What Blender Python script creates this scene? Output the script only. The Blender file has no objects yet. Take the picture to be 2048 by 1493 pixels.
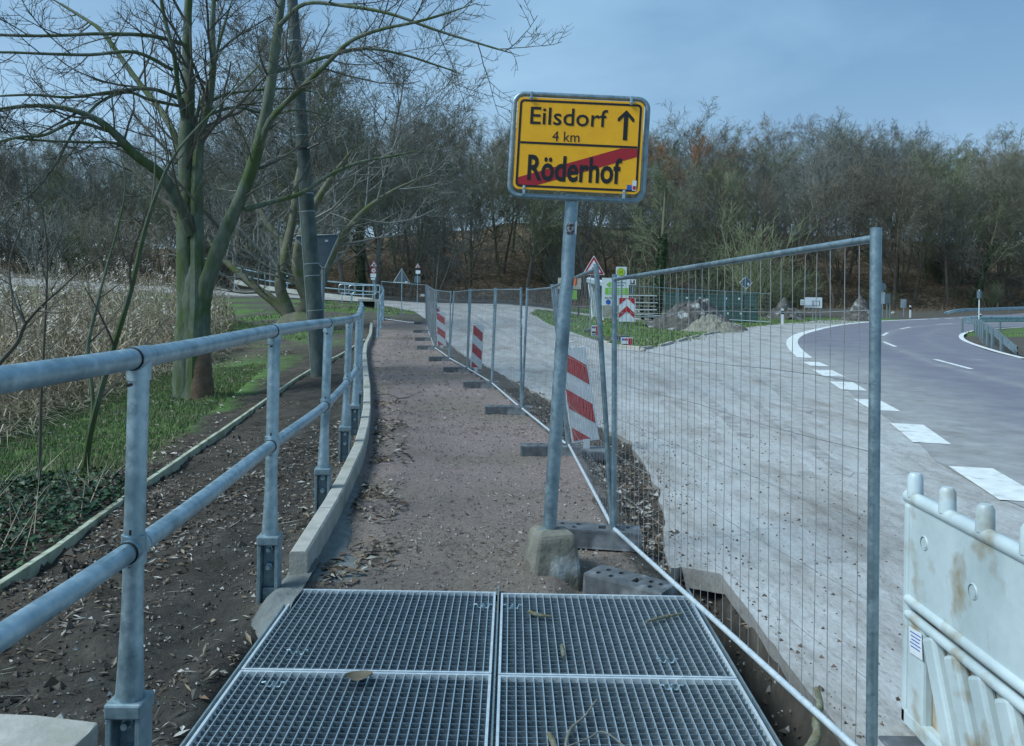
import bpy, math, random
import numpy as np
from mathutils import Vector, Matrix
random.seed(11)
rng = np.random.default_rng(11)
rad = math.radians
sc = bpy.context.scene
col = sc.collection

# ------------------------------------------------------------------ camera
EYE, F, RHO = 1.75, 1640.0, rad(0.9)
cam_d = bpy.data.cameras.new('camera'); cam = bpy.data.objects.new('camera', cam_d); col.objects.link(cam)
cam.location = (0, 0, EYE); cam.rotation_euler = (rad(90), -RHO, 0)
cam_d.sensor_width = 36.0; cam_d.lens = 36.0 * F / 2048; cam_d.shift_y = -159.5 / 2048
cam_d.clip_start = 0.05; cam_d.clip_end = 3000
sc.camera = cam

# ------------------------------------------------------------------ sky, sun, exposure
SUN_EL, SUN_AZ = rad(48), rad(-108)          # azimuth from +Y towards +X
w = bpy.data.worlds.new('World'); sc.world = w; w.use_nodes = True
nt = w.node_tree; N = nt.nodes; L = nt.links
for n in list(N): N.remove(n)
wo = N.new('ShaderNodeOutputWorld'); bg = N.new('ShaderNodeBackground'); bg.inputs[1].default_value = 0.1
sky = N.new('ShaderNodeTexSky'); sky.sky_type = 'NISHITA'; sky.sun_disc = False
sky.sun_elevation = SUN_EL; sky.sun_rotation = SUN_AZ; sky.air_density = 1.0; sky.dust_density = 1.5; sky.ozone_density = 2.0
tc = N.new('ShaderNodeTexCoord'); mp = N.new('ShaderNodeMapping'); mp.inputs['Scale'].default_value = (1.0, 1.0, 2.7); mp.inputs['Location'].default_value = (.35, .1, .2)
nz = N.new('ShaderNodeTexNoise'); nz.inputs['Scale'].default_value = 1.9; nz.inputs['Detail'].default_value = 7; nz.inputs['Roughness'].default_value = 0.52; nz.inputs['Distortion'].default_value = .35
cr = N.new('ShaderNodeValToRGB')
cr.color_ramp.elements[0].position = 0.36; cr.color_ramp.elements[0].color = (.42, 1.04, 1.82, 1)
cr.color_ramp.elements[1].position = 0.66; cr.color_ramp.elements[1].color = (1.12, 2.0, 2.85, 1)
# overcast veil: cloud sheet thins to a pale band low over the horizon
sp = N.new('ShaderNodeSeparateXYZ'); hr = N.new('ShaderNodeMapRange')
hr.inputs['From Min'].default_value = 0.0; hr.inputs['From Max'].default_value = 0.42; hr.inputs['To Min'].default_value = 0.5; hr.inputs['To Max'].default_value = 0.0
mixh = N.new('ShaderNodeMix'); mixh.data_type = 'RGBA'; mixh.inputs['B'].default_value = (1.9, 2.7, 3.45, 1)
mix = N.new('ShaderNodeMix'); mix.data_type = 'RGBA'; mix.inputs['Factor'].default_value = 0.88
L.new(tc.outputs['Generated'], mp.inputs['Vector']); L.new(mp.outputs[0], nz.inputs['Vector']); L.new(nz.outputs['Fac'], cr.inputs[0])
L.new(tc.outputs['Generated'], sp.inputs[0]); L.new(sp.outputs['Z'], hr.inputs['Value']); L.new(hr.outputs[0], mixh.inputs['Factor'])
L.new(cr.outputs[0], mixh.inputs['A'])
L.new(sky.outputs[0], mix.inputs['A']); L.new(mixh.outputs['Result'], mix.inputs['B']); L.new(mix.outputs['Result'], bg.inputs[0]); L.new(bg.outputs[0], wo.inputs[0])
sl = bpy.data.lights.new('sun', 'SUN'); sl.energy = 1.5; sl.angle = rad(24); sl.color = (0.84, 0.96, 1.0)
so = bpy.data.objects.new('sun', sl); col.objects.link(so)
sd = Vector((math.sin(SUN_AZ) * math.cos(SUN_EL), math.cos(SUN_AZ) * math.cos(SUN_EL), math.sin(SUN_EL)))
so.rotation_euler = sd.to_track_quat('Z', 'Y').to_euler(); so.location = sd * 60
sc.view_settings.view_transform = 'Standard'; sc.view_settings.look = 'None'
sc.view_settings.gamma = 1.0; sc.view_settings.use_curve_mapping = False; sc.view_settings.exposure = 1.4
sc.cycles.use_denoising = True; sc.cycles.max_bounces = 6; sc.cycles.transparent_max_bounces = 6
sc.cycles.diffuse_bounces = 3; sc.cycles.glossy_bounces = 2

# ------------------------------------------------------------------ numbers
def ss(a, b, x):
    t = np.clip((np.asarray(x, float) - a) / (b - a), 0, 1); return t * t * (3 - 2 * t)
def vn(x, y, f, seed=0):
    x = np.asarray(x, float) * f + seed * 17.3; y = np.asarray(y, float) * f + seed * 5.7
    xi = np.floor(x).astype(np.int64); yi = np.floor(y).astype(np.int64); fx = x - xi; fy = y - yi
    fx = fx * fx * (3 - 2 * fx); fy = fy * fy * (3 - 2 * fy)
    def h(a, b):
        n = (a * 374761393 + b * 668265263 + seed * 1442695) & 0x7fffffff
        n = ((n ^ (n >> 13)) * 1274126177) & 0x7fffffff
        return ((n ^ (n >> 16)) & 0xffff) / 65535.0
    return (h(xi, yi) * (1 - fx) + h(xi + 1, yi) * fx) * (1 - fy) + (h(xi, yi + 1) * (1 - fx) + h(xi + 1, yi + 1) * fx) * fy
def fbm(x, y, f, o=4, seed=0):
    r = 0; a = 0.5
    for i in range(o): r = r + a * vn(x, y, f, seed + i); f *= 2.07; a *= 0.5
    return r
def ray(x, y):
    u, v = x - 1024.0, y - 587.0; c, s = math.cos(RHO), math.sin(RHO)
    return (u * c + v * s) / F, -(-u * s + v * c) / F
def P(x, y, Y):
    a, b = ray(x, y); return Vector((a * Y, Y, EYE + b * Y))
def PZ(x, y, z):
    a, b = ray(x, y); Y = (z - EYE) / b; return Vector((a * Y, Y, z))
# path edge (inner upper edge of the kerb), seen in the photograph at kerb-top height
KZ = 0.20
KPX = [(600, 1128), (640, 1060), (680, 993), (703, 945), (728, 889), (738, 848), (742, 814), (741, 770), (736, 735), (733, 705), (735, 690)]
KPT = [PZ(x, y, KZ) for x, y in KPX]
KY = np.array([p.y for p in KPT]); KX = np.array([p.x for p in KPT])
KY = np.concatenate([[-20, KY[0] - 1.5], KY, [28, 34, 60]]); KX = np.concatenate([[KX[0] + .1, KX[0]], KX, [-4.75, -5.75, -10]])
_o = np.argsort(KY); KY = KY[_o]; KX = KX[_o]
def kerbx(Y): return np.interp(Y, KY, KX)
def hz(X, Y):
    X = np.asarray(X, float); Y = np.asarray(Y, float)
    lp = np.interp(Y, [22, 27, 31, 36, 40, 50, 70, 90], [0, .10, .22, .42, .72, .9, 1.05, 1.15])
    rp = np.interp(Y, [35, 55, 75, 100, 140], [0, .08, .28, .85, 1.2])
    t = ss(-1.5, 9, X); z = lp * (1 - t) + rp * t
    z = z + ss(34, 60, Y) * np.where(X < -6, 0.05 * np.clip(-X - 6, 0, 60), 0)
    d = kerbx(Y) - 0.16 - X
    dep = -(0.10 * ss(0, .5, d) + 0.16 * ss(.3, 2.4, d) + 0.28 * ss(2.0, 5.5, d) + 0.25 * ss(5, 10, d))
    z = z + dep * (1 - ss(22, 36, Y))
    hs = np.interp(X, [-90, -40, -18, 0, 25, 120], [.06, .10, .19, .25, .26, .24])
    Yh = np.interp(X, [-60, -20, 0, 30, 60, 120], [78, 76, 80, 88, 97, 115])
    dd = np.clip(Y - Yh, 0, 200)
    z = z + hs * np.where(dd < 45, dd, 45 + (dd - 45) * .15) * ss(0, 4, dd)
    return z
def hz1(X, Y): return float(hz(X, Y))
def G(x, y, dz=0.0):
    a, b = ray(x, y); Ys = np.concatenate([np.arange(1.5, 40, .03), np.arange(40, 200, .1)])
    d = EYE + b * Ys - hz(a * Ys, Ys) - dz; i = np.where(d <= 0)[0]
    Y = Ys[i[0]] if len(i) else 150.0
    return Vector((a * Y, Y, EYE + b * Y if len(i) else hz1(a * Y, Y) + dz))

# ------------------------------------------------------------------ mesh helpers
class MB:
    def __init__(s): s.v = []; s.f = []; s.m = []; s.c = []
    def add(s, vs, fs, mi=0):
        o = len(s.v); s.v.extend([tuple(p) for p in vs]); s.f.extend([tuple(i + o for i in f) for f in fs]); s.m.extend([mi] * len(fs)); return s
    def box(s, c, size, R=None, mi=0):
        c = Vector(c); hx, hy, hzz = size[0] / 2, size[1] / 2, size[2] / 2
        vs = [Vector((a * hx, b * hy, d * hzz)) for a in (-1, 1) for b in (-1, 1) for d in (-1, 1)]
        if R is not None: vs = [R @ p for p in vs]
        return s.add([c + p for p in vs], [(0, 1, 3, 2), (4, 6, 7, 5), (0, 4, 5, 1), (2, 3, 7, 6), (0, 2, 6, 4), (1, 5, 7, 3)], mi)
    def tube(s, pts, r, n=8, cap=True, mi=0):
        pts = [Vector(p) for p in pts]; k = len(pts)
        rs = list(r) if hasattr(r, '__len__') else [r] * k
        t0 = (pts[1] - pts[0]).normalized(); ref = Vector((0, 0, 1)) if abs(t0.z) < .9 else Vector((1, 0, 0))
        u = t0.cross(ref).normalized(); vs = []
        for i in range(k):
            a = pts[max(0, i - 1)]; b = pts[min(k - 1, i + 1)]; t = (b - a).normalized()
            u = (u - t * u.dot(t)).normalized(); q = t.cross(u)
            for j in range(n):
                an = 2 * math.pi * j / n; vs.append(pts[i] + (u * math.cos(an) + q * math.sin(an)) * rs[i])
        fs = [(i * n + j, i * n + (j + 1) % n, (i + 1) * n + (j + 1) % n, (i + 1) * n + j) for i in range(k - 1) for j in range(n)]
        if cap: fs += [tuple(range(n - 1, -1, -1)), tuple((k - 1) * n + j for j in range(n))]
        return s.add(vs, fs, mi)
    def quad(s, a, b, c, d, mi=0): return s.add([a, b, c, d], [(0, 1, 2, 3)], mi)
    def plate(s, pts2, O, U, V, Nn, th, mi=0):
        # polygon in the (U,V) plane at O, thickness th along -Nn
        n = len(pts2); O, U, V, Nn = map(Vector, (O, U, V, Nn))
        f = [O + U * a + V * b for a, b in pts2]; k = [p - Nn * th for p in f]
        fs = [tuple(range(n)), tuple(range(2 * n - 1, n - 1, -1))] + [(i, i + n, (i + 1) % n + n, (i + 1) % n) for i in range(n)]
        return s.add(f + k, fs, mi)
ORG = {}
def org(o): return ORG.get(o.name, Vector((0, 0, 0))) if o else Vector((0, 0, 0))
def raw(name, V, Fc, mats, parent=None, smooth=False, mi=None, origin=None, colr=None):
    o0 = org(parent)
    base = Vector(origin) if origin is not None else o0
    me = bpy.data.meshes.new(name)
    if isinstance(V, np.ndarray): V = (V - np.array(base)[None, :]).tolist()
    else: V = [(p[0] - base.x, p[1] - base.y, p[2] - base.z) for p in V]
    if isinstance(Fc, np.ndarray): Fc = Fc.tolist()
    me.from_pydata(V, [], Fc)
    for m in (mats if isinstance(mats, (list, tuple)) else [mats]): me.materials.append(m)
    if mi is not None and len(me.materials) > 1: me.polygons.foreach_set('material_index', np.array(mi, dtype=np.int32))
    if smooth: me.polygons.foreach_set('use_smooth', np.ones(len(me.polygons), dtype=bool))
    if colr is not None:
        at = me.color_attributes.new('Col', 'FLOAT_COLOR', 'POINT'); at.data.foreach_set('color', np.asarray(colr, dtype=np.float32).ravel())
    me.update()
    ob = bpy.data.objects.new(name, me); col.objects.link(ob)
    if parent: ob.parent = parent
    ob.location = base - o0
    ORG[ob.name] = base.copy()
    return ob
def build(name, mb, mats, parent=None, smooth=False, origin=None, bevel=0, kind=None):
    ob = raw(name, mb.v, mb.f, mats, parent, smooth, mb.m, origin)
    if smooth:
        try: ob.data.set_sharp_from_angle(angle=rad(38))
        except Exception: pass
    if bevel:
        b = ob.modifiers.new('bevel', 'BEVEL'); b.width = bevel; b.segments = 2; b.limit_method = 'ANGLE'; b.angle_limit = rad(40)
    if kind: ob['kind'] = kind
    return ob
def tag(o, label=None, cat=None, group=None, kind=None):
    if label: o['label'] = label
    if cat: o['category'] = cat
    if group: o['group'] = group
    if kind: o['kind'] = kind
    return o
def empty(name, loc, label=None, cat=None, group=None):
    o = bpy.data.objects.new(name, None); col.objects.link(o); o.location = loc; o.empty_display_size = .1
    ORG[o.name] = Vector(loc); return tag(o, label, cat, group)
def copy_tree(o, parent=None):
    c = o.copy(); col.objects.link(c); c.parent = parent
    for ch in [x for x in bpy.data.objects if x.parent == o]: copy_tree(ch, c)
    return c
_kids = {}
def copy_known(o, kids):
    c = o.copy(); col.objects.link(c)
    for k in kids:
        d = k.copy(); col.objects.link(d); d.parent = c
    return c
def rotp(pts, O, ang):
    return pts
def tubes_np(P_, R_, n, seed=0):
    # P_ (N,k,3), R_ (N,k): many thin tubes at once, returns verts, quads
    P_ = np.asarray(P_, float); R_ = np.asarray(R_, float); Nn, k, _ = P_.shape
    T = np.empty_like(P_); T[:, 1:-1] = P_[:, 2:] - P_[:, :-2]; T[:, 0] = P_[:, 1] - P_[:, 0]; T[:, -1] = P_[:, -1] - P_[:, -2]
    T /= np.linalg.norm(T, axis=2, keepdims=True) + 1e-9
    ref = np.where(np.abs(T[:, :1, 2:3]) < .8, np.array([0, 0, 1.0]), np.array([1.0, 0, 0]))
    U = np.cross(T, np.broadcast_to(ref, T.shape)); U /= np.linalg.norm(U, axis=2, keepdims=True) + 1e-9
    Q = np.cross(T, U); an = 2 * np.pi * np.arange(n) / n
    Vv = P_[:, :, None, :] + R_[:, :, None, None] * (U[:, :, None, :] * np.cos(an)[None, None, :, None] + Q[:, :, None, :] * np.sin(an)[None, None, :, None])
    idx = np.arange(Nn * k * n).reshape(Nn, k, n); j2 = np.roll(np.arange(n), -1)
    a = idx[:, :-1, :]; b = idx[:, :-1, :][:, :, j2]; c = idx[:, 1:, :][:, :, j2]; d = idx[:, 1:, :]
    return Vv.reshape(-1, 3), np.stack([a, b, c, d], -1).reshape(-1, 4)
def smooth_px(pts, k=6):
    # Catmull-Rom through a list of tuples
    p = [np.array(q, float) for q in pts]; p = [2 * p[0] - p[1]] + p + [2 * p[-1] - p[-2]]; out = []
    for i in range(1, len(p) - 2):
        for j in range(k):
            t = j / k; a, b, c, d = p[i - 1], p[i], p[i + 1], p[i + 2]
            out.append(.5 * ((2 * b) + (c - a) * t + (2 * a - 5 * b + 4 * c - d) * t * t + (3 * b - a - 3 * c + d) * t ** 3))
    out.append(p[-2]); return out
def text_mb(mb, body, O, U, V, Nn, W=None, H=None, bold=0.0, th=.001, mi=0, center=True):
    cu = bpy.data.curves.new('t', 'FONT'); cu.body = body; cu.offset = bold; cu.resolution_u = 3; cu.fill_mode = 'FRONT'
    to = bpy.data.objects.new('t', cu); col.objects.link(to); bpy.context.view_layer.update()
    dg = bpy.context.evaluated_depsgraph_get(); me = bpy.data.meshes.new_from_object(to.evaluated_get(dg))
    vs = np.array([v.co[:2] for v in me.vertices]); fs = [tuple(p.vertices) for p in me.polygons]
    bpy.data.objects.remove(to); bpy.data.curves.remove(cu); bpy.data.meshes.remove(me)
    lo = vs.min(0); hi = vs.max(0); sz = hi - lo; sy = H / sz[1]; sx = (W / sz[0]) if W else sy
    vs = (vs - (lo + hi) / 2) * np.array([sx, sy])
    O, U, V, Nn = map(Vector, (O, U, V, Nn)); mb.add([O + U * a + V * b + Nn * th for a, b in vs], fs, mi)

# ------------------------------------------------------------------ materials
MATS = {}
def M(name, c1, c2=None, scale=6.0, rough=.7, metal=0.0, bump=0.0, bscale=60.0, lo=.35, hi=.65, spec=.5, r2=None, stretch=None, detail=6, c3=None, s3=1.5, lo3=.5, hi3=.7, bdist=.02):
    m = bpy.data.materials.new(name); m.use_nodes = True; t = m.node_tree; nd = t.nodes; lk = t.links; b = nd['Principled BSDF']
    b.inputs['Roughness'].default_value = rough; b.inputs['Metallic'].default_value = metal; b.inputs['Specular IOR Level'].default_value = spec
    co = nd.new('ShaderNodeTexCoord'); src = co.outputs['Object']
    if stretch:
        mpn = nd.new('ShaderNodeMapping'); mpn.inputs['Scale'].default_value = stretch; lk.new(src, mpn.inputs[0]); src = mpn.outputs[0]
    out = None
    if c2 is not None:
        n = nd.new('ShaderNodeTexNoise'); n.inputs['Scale'].default_value = scale; n.inputs['Detail'].default_value = detail; n.inputs['Roughness'].default_value = .62; lk.new(src, n.inputs['Vector'])
        r = nd.new('ShaderNodeMapRange'); r.inputs['From Min'].default_value = lo; r.inputs['From Max'].default_value = hi; lk.new(n.outputs['Fac'], r.inputs['Value'])
        x = nd.new('ShaderNodeMix'); x.data_type = 'RGBA'; x.inputs['A'].default_value = (*c1, 1); x.inputs['B'].default_value = (*c2, 1); lk.new(r.outputs[0], x.inputs['Factor']); out = x.outputs['Result']
        if r2 is not None:
            rr = nd.new('ShaderNodeMapRange'); rr.inputs['To Min'].default_value = rough; rr.inputs['To Max'].default_value = r2; lk.new(r.outputs[0], rr.inputs['Value']); lk.new(rr.outputs[0], b.inputs['Roughness'])
    if c3 is not None:
        n3 = nd.new('ShaderNodeTexNoise'); n3.inputs['Scale'].default_value = s3; n3.inputs['Detail'].default_value = 5; lk.new(src, n3.inputs['Vector'])
        r3 = nd.new('ShaderNodeMapRange'); r3.inputs['From Min'].default_value = lo3; r3.inputs['From Max'].default_value = hi3; lk.new(n3.outputs['Fac'], r3.inputs['Value'])
        x3 = nd.new('ShaderNodeMix'); x3.data_type = 'RGBA'; x3.inputs['A'].default_value = (*c1, 1); x3.inputs['B'].default_value = (*c3, 1); lk.new(r3.outputs[0], x3.inputs['Factor'])
        if out: lk.new(out, x3.inputs['A'])
        out = x3.outputs['Result']
    if out: lk.new(out, b.inputs['Base Color'])
    else: b.inputs['Base Color'].default_value = (*c1, 1)
    if bump:
        nb = nd.new('ShaderNodeTexNoise'); nb.inputs['Scale'].default_value = bscale; nb.inputs['Detail'].default_value = 5; lk.new(src, nb.inputs['Vector'])
        bp = nd.new('ShaderNodeBump'); bp.inputs['Strength'].default_value = bump; bp.inputs['Distance'].default_value = bdist; lk.new(nb.outputs['Fac'], bp.inputs['Height']); lk.new(bp.outputs[0], b.inputs['Normal'])
    MATS[name] = m; return m
def Mcol(name, rough=.8, spec=.3, mul=1.0, trans=0.0):
    m = bpy.data.materials.new(name); m.use_nodes = True; t = m.node_tree; b = t.nodes['Principled BSDF']; a = t.nodes.new('ShaderNodeVertexColor'); a.layer_name = 'Col'
    t.links.new(a.outputs['Color'], b.inputs['Base Color']); b.inputs['Roughness'].default_value = rough; b.inputs['Specular IOR Level'].default_value = spec
    MATS[name] = m; return m
galv = M('galvanised_steel', (.30, .425, .485), (.46, .58, .63), scale=26, rough=.36, metal=.78, r2=.5, c3=(.19, .285, .33), s3=5, bump=.06, bscale=90)
steelp = M('dark_galvanised_tube', (.20, .285, .325), (.31, .40, .44), scale=30, rough=.4, metal=.75, r2=.55, c3=(.15, .21, .245), s3=6, bump=.08, bscale=70)
galvd = M('dull_galvanised_steel', (.17, .245, .275), (.27, .345, .375), scale=30, rough=.55, metal=.6, r2=.65, c3=(.24, .28, .30), s3=6, bump=.08, bscale=70)
gratem = M('grating_steel', (.15, .21, .25), (.24, .31, .355), scale=25, rough=.38, metal=.6, r2=.5)
gratetop = M('grating_frame_steel', (.58, .66, .70), (.78, .84, .86), scale=25, rough=.4, metal=.5)
barm = M('grating_bar_steel', (.58, .66, .69), (.76, .81, .83), scale=25, rough=.36, metal=.8)
wirem = M('fence_wire', (.30, .34, .37), (.22, .20, .18), scale=20, rough=.6, metal=.4)
black = M('black_rubber', (.012, .012, .013), rough=.6)
footm = M('recycled_plastic_block', (.06, .068, .074), (.125, .135, .145), scale=9, rough=.6, c3=(.28, .30, .31), s3=6, lo3=.52, hi3=.72, bump=.25, bscale=60, bdist=.005)
concm = M('weathered_concrete', (.30, .295, .26), (.40, .39, .35), scale=8, rough=.85, c3=(.22, .23, .17), s3=3, bump=.35, bscale=45, bdist=.01)
mortar = M('fresh_mortar', (.10, .112, .108), (.165, .178, .172), scale=6, rough=.9, bump=.6, bscale=30, bdist=.02)
foundm = M('mossy_foundation_concrete', (.13, .125, .10), (.215, .205, .17), scale=7, rough=.9, c3=(.46, .48, .46), s3=4, lo3=.56, hi3=.68, bump=.6, bscale=26, bdist=.015)
yellow = M('sign_yellow', (.95, .46, .004), (.88, .41, .004), scale=18, rough=.45)
signblack = M('sign_black', (.008, .008, .008), rough=.5)
signred = M('sign_red', (.40, .012, .02), (.34, .012, .018), scale=20, rough=.5)
signwhite = M('sign_white', (.72, .76, .78), (.62, .66, .68), scale=12, rough=.5)
signblue = M('sticker_blue', (.03, .10, .42), rough=.5)
signback = M('sign_back_grey', (.085, .125, .15), (.11, .15, .175), scale=14, rough=.6)
stickerm = M('sticker_dark', (.03, .025, .03), (.30, .28, .28), scale=60, rough=.5, lo=.45, hi=.55)
hgreen = M('stop_sign_green', (.45, .55, .03), rough=.5)
hring = M('stop_sign_ring', (.08, .25, .05), rough=.5)
boardgreen = M('info_board_green', (.22, .50, .05), rough=.55)
refwhite = M('beacon_white', (.70, .75, .78), (.58, .62, .64), scale=9, rough=.4, c3=(.36, .39, .38), s3=4, lo3=.58, hi3=.8)
refred = M('beacon_red', (.46, .012, .018), (.36, .010, .014), scale=9, rough=.4, c3=(.2, .03, .03), s3=4, lo3=.58, hi3=.8)
plast = M('white_plastic', (.52, .605, .62), (.42, .50, .51), scale=3.5, rough=.42, c3=(.30, .26, .17), s3=6.5, lo3=.55, hi3=.72, bump=.1, bscale=20)
plastrust = M('stained_plastic', (.50, .48, .40), (.26, .14, .045), scale=5, rough=.55, lo=.45, hi=.62, stretch=(1, 1, .35))
polem = M('weathered_concrete_pole', (.055, .078, .072), (.105, .135, .128), scale=7, rough=.9, c3=(.04, .055, .045), s3=3, bump=.35, bscale=24, stretch=(1, 1, .5))
bandm = M('pole_band', (.34, .40, .40), rough=.6, metal=.3)
timber = M('weathered_green_timber', (.34, .37, .26), (.45, .47, .36), scale=9, rough=.9, c3=(.22, .22, .14), s3=5, bump=.3, bscale=40, bdist=.006)
bark = M('smooth_green_bark', (.07, .098, .066), (.15, .175, .125), scale=9, rough=.9, c3=(.062, .095, .03), s3=3.0, lo3=.46, hi3=.6, bump=.6, bscale=16, stretch=(1, 1, .4))
barkred = M('bared_rust_bark', (.085, .062, .042), (.15, .095, .06), scale=8, rough=.95, bump=.6, bscale=20)
twigm = M('dark_twig', (.075, .072, .056), (.115, .108, .082), scale=4, rough=.9)
twigp = M('pale_twig', (.30, .28, .24), (.20, .18, .14), scale=4, rough=.9)
mossy = M('mossy_willow_bark', (.10, .105, .065), (.17, .165, .12), scale=4, rough=.95, c3=(.09, .12, .03), s3=1.8, bump=.6, bscale=14)
woods = [M('wood_bark_grey', (.14, .14, .12), (.22, .21, .19), scale=2, rough=.95), M('wood_bark_olive', (.10, .105, .065), (.15, .15, .10), scale=2, rough=.95), M('wood_bark_brown', (.115, .09, .07), (.17, .14, .11), scale=2, rough=.95)]
wtwigs = [M('wood_twig_grey', (.14, .15, .13), (.22, .225, .20), scale=.8, rough=.95), M('wood_twig_olive', (.12, .14, .075), (.19, .21, .125), scale=.8, rough=.95), M('wood_twig_brown', (.14, .13, .095), (.20, .185, .145), scale=.8, rough=.95), M('wood_twig_rust', (.24, .12, .06), (.30, .16, .09), scale=.8, rough=.95)]
ivym = M('ivy_dark', (.025, .06, .02), (.05, .10, .035), scale=3, rough=.5)
leafm = Mcol('fallen_leaf', .75)
grassm = Mcol('grass_blade', .7)
reedm = Mcol('dry_reed', .85)
ivyl = Mcol('ivy_leaf', .45)
stonem = Mcol('loose_stone', .9)
lichen = M('lichen_twig', (.085, .09, .06), (.19, .20, .15), scale=40, rough=.95, c3=(.12, .10, .045), s3=18, lo3=.5, hi3=.65, bump=.8, bscale=90, bdist=.006)
cratem = M('dark_green_crate', (.035, .085, .075), (.055, .115, .10), scale=3, rough=.6)

# ================================================================== the ground
def inpoly(X, Y, poly):
    X = np.asarray(X); Y = np.asarray(Y); r = np.zeros(X.shape, bool); n = len(poly)
    for i in range(n):
        x1, y1 = poly[i][0], poly[i][1]; x2, y2 = poly[(i + 1) % n][0], poly[(i + 1) % n][1]
        if y1 == y2: continue
        c = ((y1 > Y) != (y2 > Y)) & (X < (x2 - x1) * (Y - y1) / (y2 - y1) + x1); r ^= c
    return r
def gl(pts): return [(p.x, p.y) for p in (G(x, y) for x, y in pts)]
# fence feet line (x of the bottom bar at depth Y)
FY = np.array([0, 2.68, 5.63, 8.83, 11.7, 14.86, 17.8, 20.7, 24, 27, 35]); FX = np.array([1.5, 1.2, .73, .66, .19, -.28, -.9, -1.5, -2.15, -2.55, -3.65])
def fx(Y): return np.interp(Y, FY, FX)
# left edge of the old pavement
LY = np.array([-15, 5.22, 5.24, 7.4, 9.7, 12, 15, 18, 21, 24, 27, 35, 42, 52]); LX = np.array([1.34, 1.33, 1.04, 1.34, 1.42, .95, .30, -.3, -.95, -1.6, -2.1, -3.3, -5.2, -9.0])
def lx(Y): return np.interp(Y, LY, LX)
# asphalt outer (left) boundary and inner edge, from the photograph
OUT = [(6.0, -15), (4.6, 2)] + gl([(1960, 985), (1862, 905), (1800, 858), (1745, 820), (1700, 788), (1662, 757), (1618, 722), (1583, 690), (1582, 676), (1600, 666), (1650, 655), (1725, 645.5), (1850, 638), (1960, 631.5), (2048, 627)]) + [(85, 125), (160, 165)]
INN = [(12.5, -15), (12.7, 2), (12.9, 8), (13.2, 13), (13.6, 18), (14.2, 22)] + gl([(2048, 721), (1985, 706), (1935, 688), (1921, 678), (1925, 668), (1955, 661), (2048, 655)]) + [(44, 57), (62, 74), (100, 105), (170, 135)]
ISL = gl([(1215, 690), (1150, 668), (1085, 643), (1058, 628), (1075, 621), (1110, 616), (1180, 612), (1300, 618)])
IRR = gl([(1288, 701), (1330, 692), (1400, 673), (1480, 657), (1560, 649), (1640, 641.5), (1725, 640)])
ISLPOLY = ISL + [(14, 60), (26, 66)] + IRR[::-1] + gl([(1250, 699)])
def resample(pl, n):
    pl = np.array(pl); d = np.concatenate([[0], np.cumsum(np.linalg.norm(np.diff(pl, axis=0), axis=1))]); t = np.linspace(0, d[-1], n)
    return np.stack([np.interp(t, d, pl[:, 0]), np.interp(t, d, pl[:, 1])], 1)
OUTs = resample([tuple(p) for p in smooth_px(OUT, 8)], 160); INNs = resample([tuple(p) for p in smooth_px(INN, 8)], 160)
ROADPOLY = [tuple(p) for p in OUTs] + [tuple(p) for p in INNs[::-1]]
pathY = np.concatenate([np.arange(4.72, 12, .06), np.arange(12, 36.6, .16)])
def path_r(Y): return np.where(Y < 7, fx(Y) + .10, fx(Y) + .22) + .16 * (fbm(Y, 0 * Y, 1.1, 3, 4) - .5)
FARY0, FARY1 = 52.0, 57.5
def far_c(X): return 54.8 + .06 * X
def far_in(X, Y): return (np.abs(Y - far_c(X)) < 2.8) & (X < 12)

def grid_lines():
    xs = np.concatenate([-np.geomspace(420, 13, 34), np.arange(-12.6, -5.2, .2), np.arange(-5.2, 2.0, .065), np.arange(2, 6, .25), np.arange(6, 30, .8), np.geomspace(31, 420, 34)])
    ys = np.concatenate([np.arange(-30, 1.5, 1.5), np.arange(1.6, 9.5, .06), np.arange(9.5, 16, .11), np.arange(16, 45, .35), np.arange(45, 140, 1.2), np.geomspace(142, 700, 26)])
    return xs, ys
def rough_ground(X, Y):
    n = .13 * (fbm(X, Y, 1.6, 4, 1) - .47) + .085 * (fbm(X, Y, 6, 4, 9) - .46)
    return n
def under(X, Y):
    # how far the soil lies below the general level: the dug strip right of and below the grating
    xs0 = np.interp(Y, [4.55, 4.75], [.62, .98]); g = ss(0, .1, X - xs0) * (1 - ss(1.33, 1.36, X)) * (1 - ss(5.1, 5.3, Y))
    g2 = ss(-1.32, -1.18, X) * (1 - ss(.95, 1.0, X)) * (1 - ss(4.55, 4.75, Y))
    g3 = ss(-1.9, -1.3, X) * (1 - ss(-1.2, -1.1, X)) * (1 - ss(4.4, 4.75, Y))
    h = np.where(Y > 5.3, 1, 0) * ss(.1, .35, X - fx(Y)) * (1 - ss(-.1, .08, X - lx(Y))) * (1 - ss(13, 18, Y)) * .10
    dip = .16 * ss(.28, .5, X) * (1 - ss(5.0, 5.3, Y)) * ss(4.5, 4.7, Y)
    return -.38 * np.maximum(g, g2) * 1.0 - .06 * g3 - h - dip * (1 - np.maximum(g, g2))
xs, ys = grid_lines(); GX, GY = np.meshgrid(xs, ys)
H0 = hz(GX, GY)
near = (1 - ss(40, 60, GY))
dk = kerbx(GY) - GX
H = H0 + rough_ground(GX, GY) * near * (0.25 + .75 * ss(.1, .6, dk) + .75 * (GX > fx(GY))) + under(GX, GY)
hill = ss(78, 92, GY); H = H + hill * 1.2 * (fbm(GX, GY, .12, 4, 3) - .47)
pm = (GX > kerbx(GY) - .02) & (GX < path_r(GY) - .12) & (GY > 4.74) & (GY < 36.3)
rm = inpoly(GX, GY, ROADPOLY)
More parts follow.
